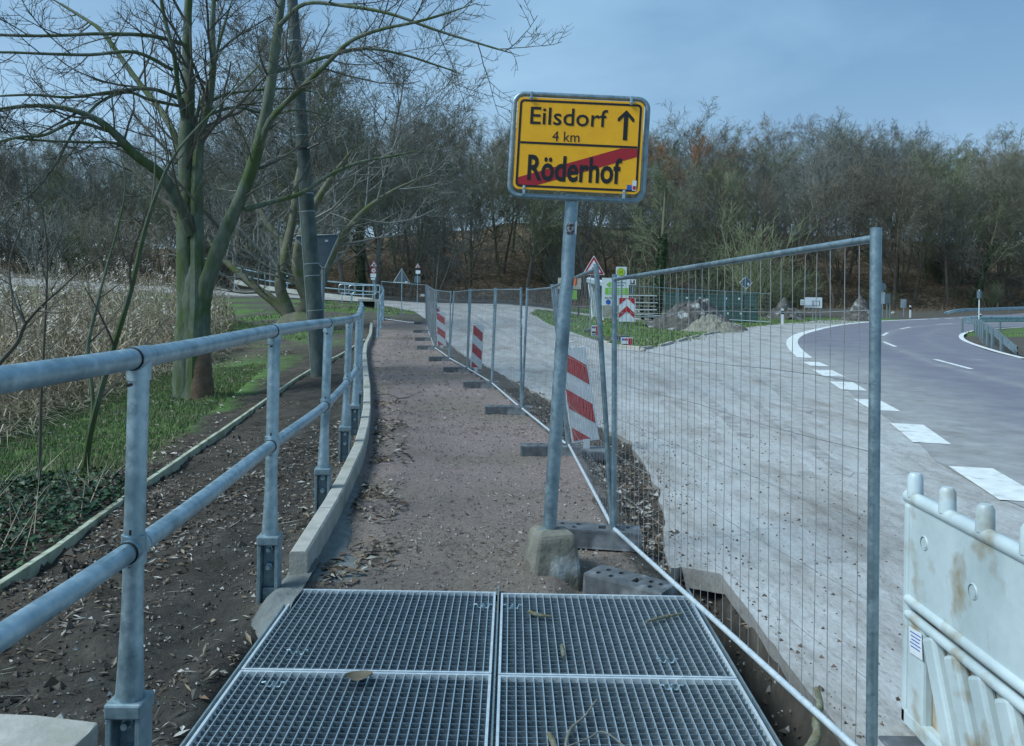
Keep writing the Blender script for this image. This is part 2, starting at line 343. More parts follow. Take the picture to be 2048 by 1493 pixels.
pv = (GX > lx(GY) + .1) & (GY < 52) & ~inpoly(GX, GY, ISLPOLY) & ~rm & (GX < np.interp(GY, [0, 24, 30, 45, 60], [20, 20, 20, 24, 26])) & ((GY < 28) | (GX < np.interp(GY, [28, 33, 42, 52], [3.2, 2.3, 1.4, 1.2])) | inpoly(GX, GY, IRR + [(30, 62), (30, 30), (5, 24)]))
fm = far_in(GX, GY)
H = H - .09 * (pm | pv | rm | fm)
# colour zones: R grass, G forest litter, B damp dark soil / A not used
zg = np.zeros_like(H); zl = np.zeros_like(H); zb = np.zeros_like(H)
nn = fbm(GX, GY, .9, 4, 21); nf = fbm(GX, GY, .25, 3, 31)
lg = ss(2.45, 3.1, dk + 1.6 * (nn - .47) + .04 * (GY - 9)) * (1 - ss(6.2, 7.4, dk + 1.4 * (nn - .47) + .10 * (GY - 14))) * ss(7.6, 9.4, GY + 2 * (nn - .47)) * (1 - ss(20, 27, GY))
zg = np.maximum(zg, lg)
zg = np.maximum(zg, .85 * ss(25, 31, GY + 3 * (nn - .5)) * (GX < kerbx(GY) - .8) * (1 - ss(48, 53, GY)) * ss(.42, .58, nn))
zg = np.maximum(zg, inpoly(GX, GY, ISLPOLY) * ss(.28, .42, nn))
zg = np.maximum(zg, (GX > lx(GY) - 5) * (GX < lx(GY)) * ss(37, 41, GY) * (1 - ss(49, 51, GY)) * ss(.38, .5, nn))
zg = np.maximum(zg, ((GX > 12) & (GY > 40) & (GY < 66)) * ss(.3, .45, nn) * .9)
zg = np.maximum(zg, inpoly(GX, GY, [(14, 20)] + [tuple(p) for p in INNs[80:]] + [(300, 20)]) * ss(.36, .52, nn) * .8)
yh = np.interp(GX, [-60, -20, 0, 30, 60, 120], [78, 76, 80, 88, 97, 115])
zl = ss(-3, 1, GY - yh)
zl = np.maximum(zl, .18 * ss(.2, 2, dk) * (1 - ss(25, 30, GY)))
zg = zg * (1 - ss(-6, -2, GY - yh)) * ~(rm | pv | pm | fm)
zb = ss(.1, .5, dk) * (1 - ss(3.0, 3.6, dk)) * (1 - ss(24, 28, GY)) + (under(GX, GY) < -.05)
ny, nx = GX.shape; idx = np.arange(nx * ny).reshape(ny, nx)
Fq = np.stack([idx[:-1, :-1], idx[:-1, 1:], idx[1:, 1:], idx[1:, :-1]], -1).reshape(-1, 4)
def HG(x, y):
    # height of the built soil sheet (bilinear)
    i = np.clip(np.searchsorted(ys, y) - 1, 0, ny - 2); j = np.clip(np.searchsorted(xs, x) - 1, 0, nx - 2)
    ty = (y - ys[i]) / (ys[i + 1] - ys[i]); tx = (x - xs[j]) / (xs[j + 1] - xs[j])
    return (H[i, j] * (1 - tx) + H[i, j + 1] * tx) * (1 - ty) + (H[i + 1, j] * (1 - tx) + H[i + 1, j + 1] * tx) * ty
def zone(arr, x, y):
    i = np.clip(np.searchsorted(ys, y) - 1, 0, ny - 2); j = np.clip(np.searchsorted(xs, x) - 1, 0, nx - 2); return arr[i, j]

gm = bpy.data.materials.new('soil_grass_litter'); gm.use_nodes = True
t = gm.node_tree; nd = t.nodes; lk = t.links; bs = nd['Principled BSDF']; bs.inputs['Roughness'].default_value = .92; bs.inputs['Specular IOR Level'].default_value = .25
co = nd.new('ShaderNodeTexCoord').outputs['Object']; vc = nd.new('ShaderNodeVertexColor'); vc.layer_name = 'Col'; sx = nd.new('ShaderNodeSeparateColor'); lk.new(vc.outputs[0], sx.inputs[0])
def noise(sca, det=6, ro=.6):
    n = nd.new('ShaderNodeTexNoise'); n.inputs['Scale'].default_value = sca; n.inputs['Detail'].default_value = det; n.inputs['Roughness'].default_value = ro; lk.new(co, n.inputs['Vector']); return n.outputs['Fac']
def ramp(fac, els):
    r = nd.new('ShaderNodeValToRGB'); e = r.color_ramp.elements
    while len(e) < len(els): e.new(.5)
    for q, (p, c) in zip(e, els): q.position = p; q.color = (*c, 1)
    lk.new(fac, r.inputs[0]); return r.outputs[0]
def mixc(f, a, b):
    x = nd.new('ShaderNodeMix'); x.data_type = 'RGBA'; lk.new(f, x.inputs['Factor']); lk.new(a, x.inputs['A']); lk.new(b, x.inputs['B']); return x.outputs['Result']
soil = ramp(noise(5.2, 10, .75), [(.30, (.045, .041, .034)), (.50, (.085, .076, .062)), (.68, (.145, .13, .108))])
gra = ramp(noise(2.3, 8, .7), [(.3, (.05, .10, .025)), (.52, (.09, .18, .04)), (.72, (.15, .23, .07))])
vo = nd.new('ShaderNodeTexVoronoi'); vo.inputs['Scale'].default_value = 3.4; lk.new(co, vo.inputs['Vector'])
se = nd.new('ShaderNodeSeparateColor'); lk.new(vo.outputs['Color'], se.inputs[0])
lit0 = ramp(se.outputs[0], [(.0, (.065, .045, .028)), (.45, (.15, .10, .056)), (.8, (.25, .175, .105)), (.97, (.42, .34, .25))])
lit1 = ramp(noise(.35, 6, .65), [(.35, (.045, .036, .024)), (.65, (.16, .105, .06))])
x = nd.new('ShaderNodeMix'); x.data_type = 'RGBA'; x.inputs['Factor'].default_value = .45; lk.new(lit0, x.inputs['A']); lk.new(lit1, x.inputs['B']); lit = x.outputs['Result']
dark = ramp(noise(4.5, 9, .72), [(.34, (.022, .021, .018)), (.55, (.052, .048, .041)), (.74, (.105, .099, .088))])
c = mixc(sx.outputs[2], soil, dark); c = mixc(sx.outputs[1], c, lit); c = mixc(sx.outputs[0], c, gra); lk.new(c, bs.inputs['Base Color'])
bp = nd.new('ShaderNodeBump'); bp.inputs['Strength'].default_value = .9; bp.inputs['Distance'].default_value = .04; lk.new(noise(16, 7, .7), bp.inputs['Height']); lk.new(bp.outputs[0], bs.inputs['Normal'])
cc = np.stack([np.clip(zg, 0, 1), np.clip(zl, 0, 1), np.clip(zb, 0, 1), np.ones_like(H)], -1).reshape(-1, 4)
ground = raw('ground', np.stack([GX, GY, H], -1).reshape(-1, 3), Fq, gm, smooth=True, colr=cc); tag(ground, kind='structure')

# ------------------------------------------------------------------ red gravel path
pm_ = bpy.data.materials.new('red_gravel'); pm_.use_nodes = True; t = pm_.node_tree; nd = t.nodes; lk = t.links; bs = nd['Principled BSDF']; bs.inputs['Roughness'].default_value = .9; bs.inputs['Specular IOR Level'].default_value = .3
co = nd.new('ShaderNodeTexCoord').outputs['Object']
base = ramp(noise(55, 6, .8), [(.30, (.088, .066, .060)), (.48, (.205, .158, .146)), (.62, (.305, .248, .23)), (.78, (.48, .44, .41))])
mud = ramp(noise(30, 6, .75), [(.3, (.09, .076, .06)), (.6, (.215, .18, .145)), (.8, (.33, .295, .25))])
f1 = nd.new('ShaderNodeMapRange'); f1.inputs['From Min'].default_value = .46; f1.inputs['From Max'].default_value = .58; lk.new(noise(.55, 6, .6), f1.inputs['Value'])
sp_ = nd.new('ShaderNodeSeparateXYZ'); lk.new(co, sp_.inputs[0]); f2 = nd.new('ShaderNodeMapRange'); f2.inputs['From Min'].default_value = 8.5; f2.inputs['From Max'].default_value = 5.2; lk.new(sp_.outputs['Y'], f2.inputs['Value'])
mx = nd.new('ShaderNodeMath'); mx.operation = 'MAXIMUM'; lk.new(f1.outputs[0], mx.inputs[0]); lk.new(f2.outputs[0], mx.inputs[1])
f3 = nd.new('ShaderNodeMath'); f3.operation = 'MULTIPLY'; f3.inputs[1].default_value = .8; lk.new(mx.outputs[0], f3.inputs[0])
lk.new(mixc(f3.outputs[0], base, mud), bs.inputs['Base Color'])
bp = nd.new('ShaderNodeBump'); bp.inputs['Strength'].default_value = .8; bp.inputs['Distance'].default_value = .012; lk.new(noise(90, 4, .7), bp.inputs['Height']); lk.new(bp.outputs[0], bs.inputs['Normal'])
S = np.linspace(0, 1, 60); PY, PS = np.meshgrid(pathY, S, indexing='ij')
PX = kerbx(PY) - .01 + (path_r(PY) - kerbx(PY) + .01) * PS
def path_h(X, Y): return hz(X, Y) + .015 + .045 * (fbm(X, Y, 2.2, 4, 5) - .47) + .022 * (fbm(X, Y, 9, 3, 6) - .44) - .15 * ss(.25, .5, X) * (1 - ss(5.0, 5.3, Y))
PH = path_h(PX, PY); PH[:, -1] -= .14; PH[-1, :] -= .14; PH[:, -2] -= .03
ii = np.arange(PX.size).reshape(PX.shape)
path = raw('path', np.stack([PX, PY, PH], -1).reshape(-1, 3), np.stack([ii[:-1, :-1], ii[:-1, 1:], ii[1:, 1:], ii[1:, :-1]], -1).reshape(-1, 4), pm_, smooth=True); tag(path, kind='structure')

# ------------------------------------------------------------------ old pavement (muddy concrete) and asphalt road
pav = bpy.data.materials.new('muddy_pavement'); pav.use_nodes = True; t = pav.node_tree; nd = t.nodes; lk = t.links; bs = nd['Principled BSDF']; bs.inputs['Specular IOR Level'].default_value = .5
co0 = nd.new('ShaderNodeTexCoord').outputs['Object']; mpn = nd.new('ShaderNodeMapping'); mpn.inputs['Scale'].default_value = (1, 1, 1); lk.new(co0, mpn.inputs[0]); co = mpn.outputs[0]
mpn.inputs['Rotation'].default_value = (0, 0, rad(18)); mpn.inputs['Scale'].default_value = (1.6, .5, 1)
pc = ramp(noise(.8, 9, .66), [(.28, (.22, .20, .18)), (.42, (.35, .335, .315)), (.55, (.445, .44, .425)), (.72, (.54, .545, .535))])
spk = ramp(noise(38, 6, .75), [(.30, (.42, .40, .37)), (.44, (.86, .85, .84)), (.62, (1.08, 1.08, 1.08))])
pat = ramp(noise(4.5, 8, .7), [(.33, (.66, .63, .58)), (.5, (.95, .95, .95)), (.66, (1.12, 1.13, 1.13))])
mm0 = nd.new('ShaderNodeMix'); mm0.data_type = 'RGBA'; mm0.blend_type = 'MULTIPLY'; mm0.inputs['Factor'].default_value = .8; lk.new(pc, mm0.inputs['A']); lk.new(pat, mm0.inputs['B']); pc = mm0.outputs['Result']
mm = nd.new('ShaderNodeMix'); mm.data_type = 'RGBA'; mm.blend_type = 'MULTIPLY'; mm.inputs['Factor'].default_value = .85; lk.new(pc, mm.inputs['A']); lk.new(spk, mm.inputs['B'])
wv = nd.new('ShaderNodeTexNoise'); wv.inputs['Scale'].default_value = 1.3; wv.inputs['Detail'].default_value = 6; lk.new(co0, wv.inputs['Vector'])
wa = nd.new('ShaderNodeVectorMath'); wa.operation = 'MULTIPLY_ADD'; wa.inputs[1].default_value = (.9, .9, 0); lk.new(wv.outputs['Color'], wa.inputs[0]); lk.new(co0, wa.inputs[2])
vk = nd.new('ShaderNodeTexVoronoi'); vk.feature = 'DISTANCE_TO_EDGE'; vk.inputs['Scale'].default_value = .42; lk.new(wa.outputs[0], vk.inputs['Vector'])
ck = ramp(vk.outputs['Distance'], [(.0, (.42, .40, .37)), (.006, (.6, .58, .55)), (.012, (1, 1, 1))])
mk = nd.new('ShaderNodeMix'); mk.data_type = 'RGBA'; mk.blend_type = 'MULTIPLY'; mk.inputs['Factor'].default_value = .3; lk.new(mm.outputs['Result'], mk.inputs['A']); lk.new(ck, mk.inputs['B']); lk.new(mk.outputs['Result'], bs.inputs['Base Color'])
rr = nd.new('ShaderNodeMapRange'); rr.inputs['From Min'].default_value = .35; rr.inputs['From Max'].default_value = .65; rr.inputs['To Min'].default_value = .75; rr.inputs['To Max'].default_value = .36; lk.new(noise(.8, 9, .66), rr.inputs['Value']); lk.new(rr.outputs[0], bs.inputs['Roughness'])
bp = nd.new('ShaderNodeBump'); bp.inputs['Strength'].default_value = .35; bp.inputs['Distance'].default_value = .01; lk.new(noise(25, 6, .7), bp.inputs['Height']); lk.new(bp.outputs[0], bs.inputs['Normal'])
cob = pav.copy(); cob.name = 'muddy_cobbles'; t = cob.node_tree; nd = t.nodes; lk = t.links
vo = nd.new('ShaderNodeTexVoronoi'); vo.inputs['Scale'].default_value = 6.0; vo.feature = 'F1'
tcn = nd.new('ShaderNodeTexCoord'); lk.new(tcn.outputs['Object'], vo.inputs['Vector']); bpn = [n for n in nd if n.type == 'BUMP'][0]
inv = nd.new('ShaderNodeMath'); inv.operation = 'MULTIPLY'; inv.inputs[1].default_value = -1; lk.new(vo.outputs['Distance'], inv.inputs[0]); lk.new(inv.outputs[0], bpn.inputs['Height']); bpn.inputs['Strength'].default_value = .8; bpn.inputs['Distance'].default_value = .06
def outx(Y):
    o = OUTs[:90]; m = o[:, 1] < 36; return np.interp(Y, o[m][:, 1], o[m][:, 0])
mb = MB()
def ribbon(A, B, dz, mi, skirtA=0.0, skirtB=0.0, nS=14, jag=None):
    A = np.asarray(A); B = np.asarray(B); n = len(A); Ss = np.linspace(0, 1, nS)
    X = A[:, None, 0] + (B[:, None, 0] - A[:, None, 0]) * Ss[None]; Y = A[:, None, 1] + (B[:, None, 1] - A[:, None, 1]) * Ss[None]
    Z = hz(X, Y) + dz
    if skirtA: X = np.concatenate([X[:, :1] + .03, X], 1); Y = np.concatenate([Y[:, :1], Y], 1); Z = np.concatenate([Z[:, :1] - skirtA, Z], 1)
    if skirtB: X = np.concatenate([X, X[:, -1:]], 1); Y = np.concatenate([Y, Y[:, -1:]], 1); Z = np.concatenate([Z, Z[:, -1:] - skirtB], 1)
    k = X.shape[1]; i = np.arange(n * k).reshape(n, k)
    mb.add(np.stack([X, Y, Z], -1).reshape(-1, 3).tolist(), np.stack([i[:-1, :-1], i[:-1, 1:], i[1:, 1:], i[1:, :-1]], -1).reshape(-1, 4).tolist(), mi)
jagn = lambda Y: .05 * (fbm(Y, Y * 0 + 3, 3.1, 4, 8) - .47)
Ya = np.append(np.arange(-12, 5.20, .08), 5.235); ribbon(np.stack([lx(Ya) + jagn(Ya), Ya], 1), np.stack([outx(Ya) + .25, Ya], 1), .02, 0, skirtA=.13)
Yb = np.concatenate([[5.235], np.arange(5.28, 26.3, .1), [26.3]])
left = lx(Yb) + jagn(Yb) * 2.2; left[0] = lx(5.24)
ribbon(np.stack([left, Yb], 1), np.stack([outx(Yb) + .25, Yb], 1), .02, 0, skirtA=.13)
# front face of the step where the slab is broken out
xsv = np.linspace(1.04, 1.36, 9)
for a, b in zip(xsv[:-1], xsv[1:]):
    ya, yb = 5.235 + .03 * math.sin(a * 40), 5.235 + .03 * math.sin(b * 40)
    mb.add([(a, ya, .02), (b, yb, .02), (b, yb + .04, -.12), (a, ya + .04, -.12)], [(0, 1, 2, 3)])
    mb.add([(a, ya, .02), (a, 5.25, .0201), (b, 5.25, .0201), (b, yb, .02)], [(0, 1, 2, 3)])
Yc = np.arange(26.3, 52.1, .4); isl_s = resample([(4.1, 26.3)] + ISL[:5] + [(1.3, 52)], 80)
ilx = np.interp(Yc, isl_s[:, 1], isl_s[:, 0])
ribbon(np.stack([lx(Yc), Yc], 1), np.stack([ilx, Yc], 1), .02, 1, skirtA=.1, skirtB=.1)
ir = resample([(4.2, 26.3)] + IRR, 60); k0 = np.argmin(np.abs(OUTs[:, 1] - 26.3) + 9 * (np.arange(160) > 90)); k1 = np.argmin(np.linalg.norm(OUTs - np.array(IRR[-1]), axis=1))
orr = resample([tuple(p) for p in OUTs[k0:k1 + 1]], 60); orr[:, 0] += .2
ribbon(ir, orr, .02, 0, skirtA=.1)
pavement = build('old_road', mb, [pav, cob], smooth=True); tag(pavement, kind='structure')
wetm = M('wet_mud_track', (.24, .225, .205), (.40, .395, .385), scale=5, rough=.4, r2=.75, bump=.5, bscale=18, bdist=.02)
def track(px, wd, seed):
    pl = resample([tuple(q) for q in smooth_px(gl(px), 6)], 70); tt = np.gradient(pl, axis=0); tt /= np.linalg.norm(tt, axis=1, keepdims=True); nn_ = np.stack([-tt[:, 1], tt[:, 0]], 1); w1 = wd * (.25 + .9 * fbm(pl[:, 0], pl[:, 1], 2.3, 4, seed))[:, None]; w2 = wd * (.25 + .9 * fbm(pl[:, 0], pl[:, 1], 2.3, 4, seed + 3))[:, None]
    w1[0] = w2[0] = w1[-1] = w2[-1] = .005; A = pl + nn_ * w1; B = pl - nn_ * w2; m2 = MB(); k = len(pl); m2.v = [(a[0], a[1], hz1(*a) + .0245) for a in A] + [(b[0], b[1], hz1(*b) + .0245) for b in B]; m2.f = [(q, q + k, q + k + 1, q + 1) for q in range(k - 1)]; m2.m = [0] * (k - 1); build('tyre_track', m2, wetm, parent=pavement)
track([(1215, 800), (1130, 712), (1050, 660), (985, 628), (930, 612)], .16, 3); track([(1300, 770), (1190, 700), (1090, 655), (1010, 625), (950, 611)], .15, 8); track([(1200, 860), (1090, 730), (1010, 670), (950, 632), (905, 614)], .13, 13)
track([(1500, 880), (1400, 790), (1330, 740), (1270, 715)], .15, 17); track([(1620, 830), (1500, 740), (1440, 700), (1420, 680)], .16, 23); track([(1700, 960), (1560, 850), (1450, 770), (1350, 722)], .12, 29)

asp = bpy.data.materials.new('worn_asphalt'); asp.use_nodes = True; t = asp.node_tree; nd = t.nodes; lk = t.links; bs = nd['Principled BSDF']; bs.inputs['Roughness'].default_value = .62
co = nd.new('ShaderNodeTexCoord').outputs['Object']; vc = nd.new('ShaderNodeVertexColor'); vc.layer_name = 'Col'
ac = ramp(noise(140, 4, .8), [(.3, (.095, .09, .112)), (.5, (.155, .148, .18)), (.7, (.23, .222, .255))])
dirt = ramp(noise(2.2, 10, .7), [(.30, (.20, .19, .175)), (.5, (.28, .275, .265)), (.7, (.36, .36, .355))])
sx = nd.new('ShaderNodeSeparateColor'); lk.new(vc.outputs[0], sx.inputs[0])
ad = nd.new('ShaderNodeMath'); ad.operation = 'ADD'; nzz = noise(.9, 9, .62); sb = nd.new('ShaderNodeMath'); sb.operation = 'MULTIPLY_ADD'; sb.inputs[1].default_value = 1.4; sb.inputs[2].default_value = -.70; lk.new(nzz, sb.inputs[0]); lk.new(sx.outputs[0], ad.inputs[0]); lk.new(sb.outputs[0], ad.inputs[1]); ad.use_clamp = True
lk.new(mixc(ad.outputs[0], ac, dirt), bs.inputs['Base Color'])
bp = nd.new('ShaderNodeBump'); bp.inputs['Strength'].default_value = .3; bp.inputs['Distance'].default_value = .005; lk.new(noise(160, 3, .7), bp.inputs['Height']); lk.new(bp.outputs[0], bs.inputs['Normal'])
mb = MB(); W_ = 26; Ss = np.concatenate([np.linspace(0, .3, 12), np.linspace(.34, 1, W_ - 12)])
A = OUTs; B = INNs; X = A[:, None, 0] + (B[:, None, 0] - A[:, None, 0]) * Ss; Y = A[:, None, 1] + (B[:, None, 1] - A[:, None, 1]) * Ss
Z = hz(X, Y) + .026; D = np.sqrt((X - A[:, None, 0]) ** 2 + (Y - A[:, None, 1]) ** 2)
near_s = (np.arange(160) < 40)[:, None]
cl = np.clip(1.15 - D / 2.3, 0, 1) * (1 - ss(20, 34, A[:, 1]))[:, None] + .10
cl = cl + .45 * np.exp(-((Ss[None] - .55) / .03) ** 2) + .3 * np.exp(-((Ss[None] - .78) / .025) ** 2)
i = np.arange(X.size).reshape(X.shape); colr = np.stack([cl, cl, cl, np.ones_like(cl)], -1).reshape(-1, 4)
road = raw('road', np.stack([X, Y, Z], -1).reshape(-1, 3), np.stack([i[:-1, :-1], i[:-1, 1:], i[1:, 1:], i[1:, :-1]], -1).reshape(-1, 4), asp, smooth=True, colr=colr); tag(road, kind='structure')
paint = M('road_paint', (.74, .76, .74), (.60, .62, .60), scale=7, rough=.6, c3=(.36, .36, .36), s3=5, lo3=.56, hi3=.74)
def strip(pl, wd, name='lane_marking', dz=.031, parent=None):
    pl = np.asarray(pl); tt = np.gradient(pl, axis=0); tt /= np.linalg.norm(tt, axis=1, keepdims=True); nn_ = np.stack([-tt[:, 1], tt[:, 0]], 1)
    A = pl + nn_ * wd / 2; B = pl - nn_ * wd / 2; m2 = MB()
    m2.v = [(a[0], a[1], hz1(*a) + dz) for a in A] + [(b[0], b[1], hz1(*b) + dz) for b in B]; k = len(pl)
    m2.f = [(q, q + k, q + k + 1, q + 1) for q in range(k - 1)]; m2.m = [0] * (k - 1)
    return build(name, m2, paint, parent=parent or road)
def seg(px, n=8): return resample(gl(px), n)
for q in [[(1941, 941), (2052, 1012)], [(1813, 853), (1864, 892)], [(1732, 803), (1772, 826)], [(1682, 767), (1708, 784)], [(1644, 743), (1669, 756)], [(1620, 726.5), (1640, 735)]]:
    strip(seg(q, 4), .42 if q[0][0] > 1700 else .46)
strip(resample([tuple(p) for p in smooth_px(gl([(1610, 718), (1592, 702), (1584, 688), (1589, 677), (1606, 668), (1640, 659)]), 6)], 30), .42)
strip(resample([tuple(p) for p in smooth_px(gl([(1640, 659), (1690, 650), (1760, 643.5), (1855, 639.5)]), 6)], 30), .34)
for a in (1862, 1890, 1918, 1946, 1974): strip(seg([(a, 639.2 - (a - 1862) * .035), (a + 16, 638.7 - (a - 1862) * .035)], 3), .3)
for q in [[(1869, 721), (1943, 741)], [(1767, 685.5), (1791, 695.5)], [(1765, 673), (1775, 667)], [(1801, 659.5), (1821, 655.5)], [(1872, 650), (1906, 648.5)]]: strip(seg(q, 4), .14)
inl = resample([tuple(p) for p in smooth_px(gl([(2048, 719), (1990, 704), (1940, 687.5), (1923, 677), (1928, 668.5), (1958, 661.5), (2048, 655.5)]), 6)], 60); strip(inl, .2)
# far lane seen over the path's end, rising to a bridge in the distance
mb = MB(); Xf = np.arange(-70, 12.1, 1.0); ribbon(np.stack([Xf, far_c(Xf) - 2.8], 1)[::-1], np.stack([Xf, far_c(Xf) + 2.8], 1)[::-1], .03, 0, skirtA=.2, nS=6)
lane = build('far_lane', mb, pav, smooth=True); tag(lane, kind='structure')

# ------------------------------------------------------------------ kerb of the path, mortar haunch
kerb = empty('kerb', (0, 0, 0)); tag(kerb, 'curved concrete kerb between the red path and the tubular railing', 'kerb')
kl = resample([(float(kerbx(y)), y) for y in np.arange(4.86, 33, .1)], 600)
d = np.concatenate([[0], np.cumsum(np.linalg.norm(np.diff(kl, axis=0), axis=1))]); tot = d[-1]; s0 = 0; ks = 0
while s0 < tot - .3:
    s1 = min(s0 + 1.0, tot); tq = np.linspace(s0 + .004, s1 - .004, 5); px = np.interp(tq, d, kl[:, 0]); py = np.interp(tq, d, kl[:, 1]); m2 = MB(); vs = []
    for q in range(5):
        tx = np.interp(min(tq[q] + .1, tot), d, kl[:, 0]) - np.interp(tq[q] - .1, d, kl[:, 0]); ty = np.interp(min(tq[q] + .1, tot), d, kl[:, 1]) - np.interp(tq[q] - .1, d, kl[:, 1]); l = math.hypot(tx, ty); nx_, ny_ = -ty / l, tx / l
        z0 = hz1(px[q] + .3, py[q]); top = z0 + KZ + random.uniform(-.003, .003) * (q == 0)
        for o, zz in ((0, -.14), (0, top - .012), (.012, top), (.093, top), (.105, top - .012), (.105, -.22)): vs.append((px[q] + nx_ * o, py[q] + ny_ * o, zz if zz > -.1 else z0 + zz))
    fs = [(6 * q + e, 6 * q + e + 1, 6 * q + e + 7, 6 * q + e + 6) for q in range(4) for e in range(5)] + [(0, 1, 2, 3, 4, 5), (29, 28, 27, 26, 25, 24)]
    m2.add(vs, fs); build('kerb_stone', m2, concm, parent=kerb); s0 = s1
# haunch of mortar on the path side and the lump under the kerb's end
mb = MB(); yy = np.arange(4.80, 7.6, .06); vs = []
for y in yy:
    k = kerbx(y); wd = (.10 + .05 * vn(y, 0, 2.5, 3) + .30 * (1 - ss(4.8, 5.6, y))) * (1 - ss(7.0, 7.6, y)) + .01
    for q, (a, zz) in enumerate(((-.01, .03), (wd * .3, .026), (wd * .7, .014), (wd, .0), (wd + .03, -.05))): vs.append((k + a, y, hz1(k + .3, y) + zz * (1 - .7 * ss(6, 7.6, y)) + .012 * (vn(k + a, y, 14, 2) - .5) + .012))
for q in range(5): vs[q] = (vs[q][0], vs[q][1] - .02, -.12)
for q in range(5): vs[5 + q] = (vs[5 + q][0], vs[5 + q][1], vs[5 + q][2] * .6)
n5 = len(yy); mb.add(vs, [(5 * i + e, 5 * i + e + 1, 5 * i + e + 6, 5 * i + e + 5) for i in range(n5 - 1) for e in range(4)])
build('mortar_haunch', mb, mortar, parent=kerb, smooth=True)
mb = MB(); vs = []; nu, nv = 26, 22
for i in range(nu):
    for j in range(nv):
        a = i / (nu - 1); b = j / (nv - 1); X = -1.62 + a * .46; Y = 4.15 + b * 1.0
        zt = -.36 + .42 * ss(0, .75, a) * ss(0, .55, b + .25 * a) + .07 * (fbm(X, Y, 6, 4, 3) - .46); vs.append((X, Y, zt - (.25 if i in (0,) or j == 0 else 0)))
mb.add(vs, [(i * nv + j, (i + 1) * nv + j, (i + 1) * nv + j + 1, i * nv + j + 1) for i in range(nu - 1) for j in range(nv - 1)])
build('mortar_lump', mb, mortar, parent=kerb, smooth=True)

# green weathered timber edging on the slope
edge = empty('timber_edging', (0, 0, 0)); tag(edge, 'long low greenish timber edging board on the earth slope', 'edging')
ep = [G(x, y) for x, y in [(-160, 1290), (0, 1192), (245, 1010), (400, 900), (510, 822), (610, 750), (690, 708), (730, 682)]]
el = resample([tuple(q) for q in smooth_px([(p.x, p.y) for p in ep], 6)], 15)
for q in range(14):
    a, b = el[q], el[q + 1]; dv = Vector((b[0] - a[0], b[1] - a[1], 0)); l = dv.length; ang = math.atan2(dv.y, dv.x); z = (hz1(*a) + hz1(*b)) / 2
    pit = math.atan2(hz1(*b) - hz1(*a), l); m2 = MB(); R = Matrix.Rotation(ang, 3, 'Z') @ Matrix.Rotation(-pit, 3, 'Y')
    m2.box(((a[0] + b[0]) / 2, (a[1] + b[1]) / 2, z - .035 + random.uniform(-.008, .008)), (l - .008, .05, .20), R); build('edging_board', m2, timber, parent=edge, bevel=.006)

# ================================================================== railing
def post_fix(xt, yt, xm, ym, gap=.65):
    (a1, b1), (a2, b2) = ray(xt, yt), ray(xm, ym); Y = gap / (b1 - b2); return Y, a1 * Y, EYE + b1 * Y, a2 * Y, EYE + b2 * Y
pf = [post_fix(*q) for q in [(279, 716, 268, 1098), (549, 662, 544, 890), (657, 646, 651, 811), (699, 639, 694, 765), (717, 632, 713, 738)]]
posts = [(Vector((q[1], q[0], q[2])), Vector((q[3], q[0], q[4]))) for q in pf]
Yn = posts[-1][0].y
for y in (11.4, 13.2, 15.0, 16.8, 18.6, 20.2):
    x = float(kerbx(y)) - .15; z = hz1(x + .4, y); posts.append((Vector((x - .01, y, 1.50 + z)), Vector((x - .02, y, .85 + z))))
p1 = posts[0]; posts0 = (p1[0] * 2 - posts[1][0], p1[1] * 2 - posts[1][1])
posts0 = (Vector((p1[0].x - .04, p1[0].y - 1.85, p1[0].z + .01)), Vector((p1[1].x - .04, p1[1].y - 1.85, p1[1].z)))
allp = [posts0] + posts
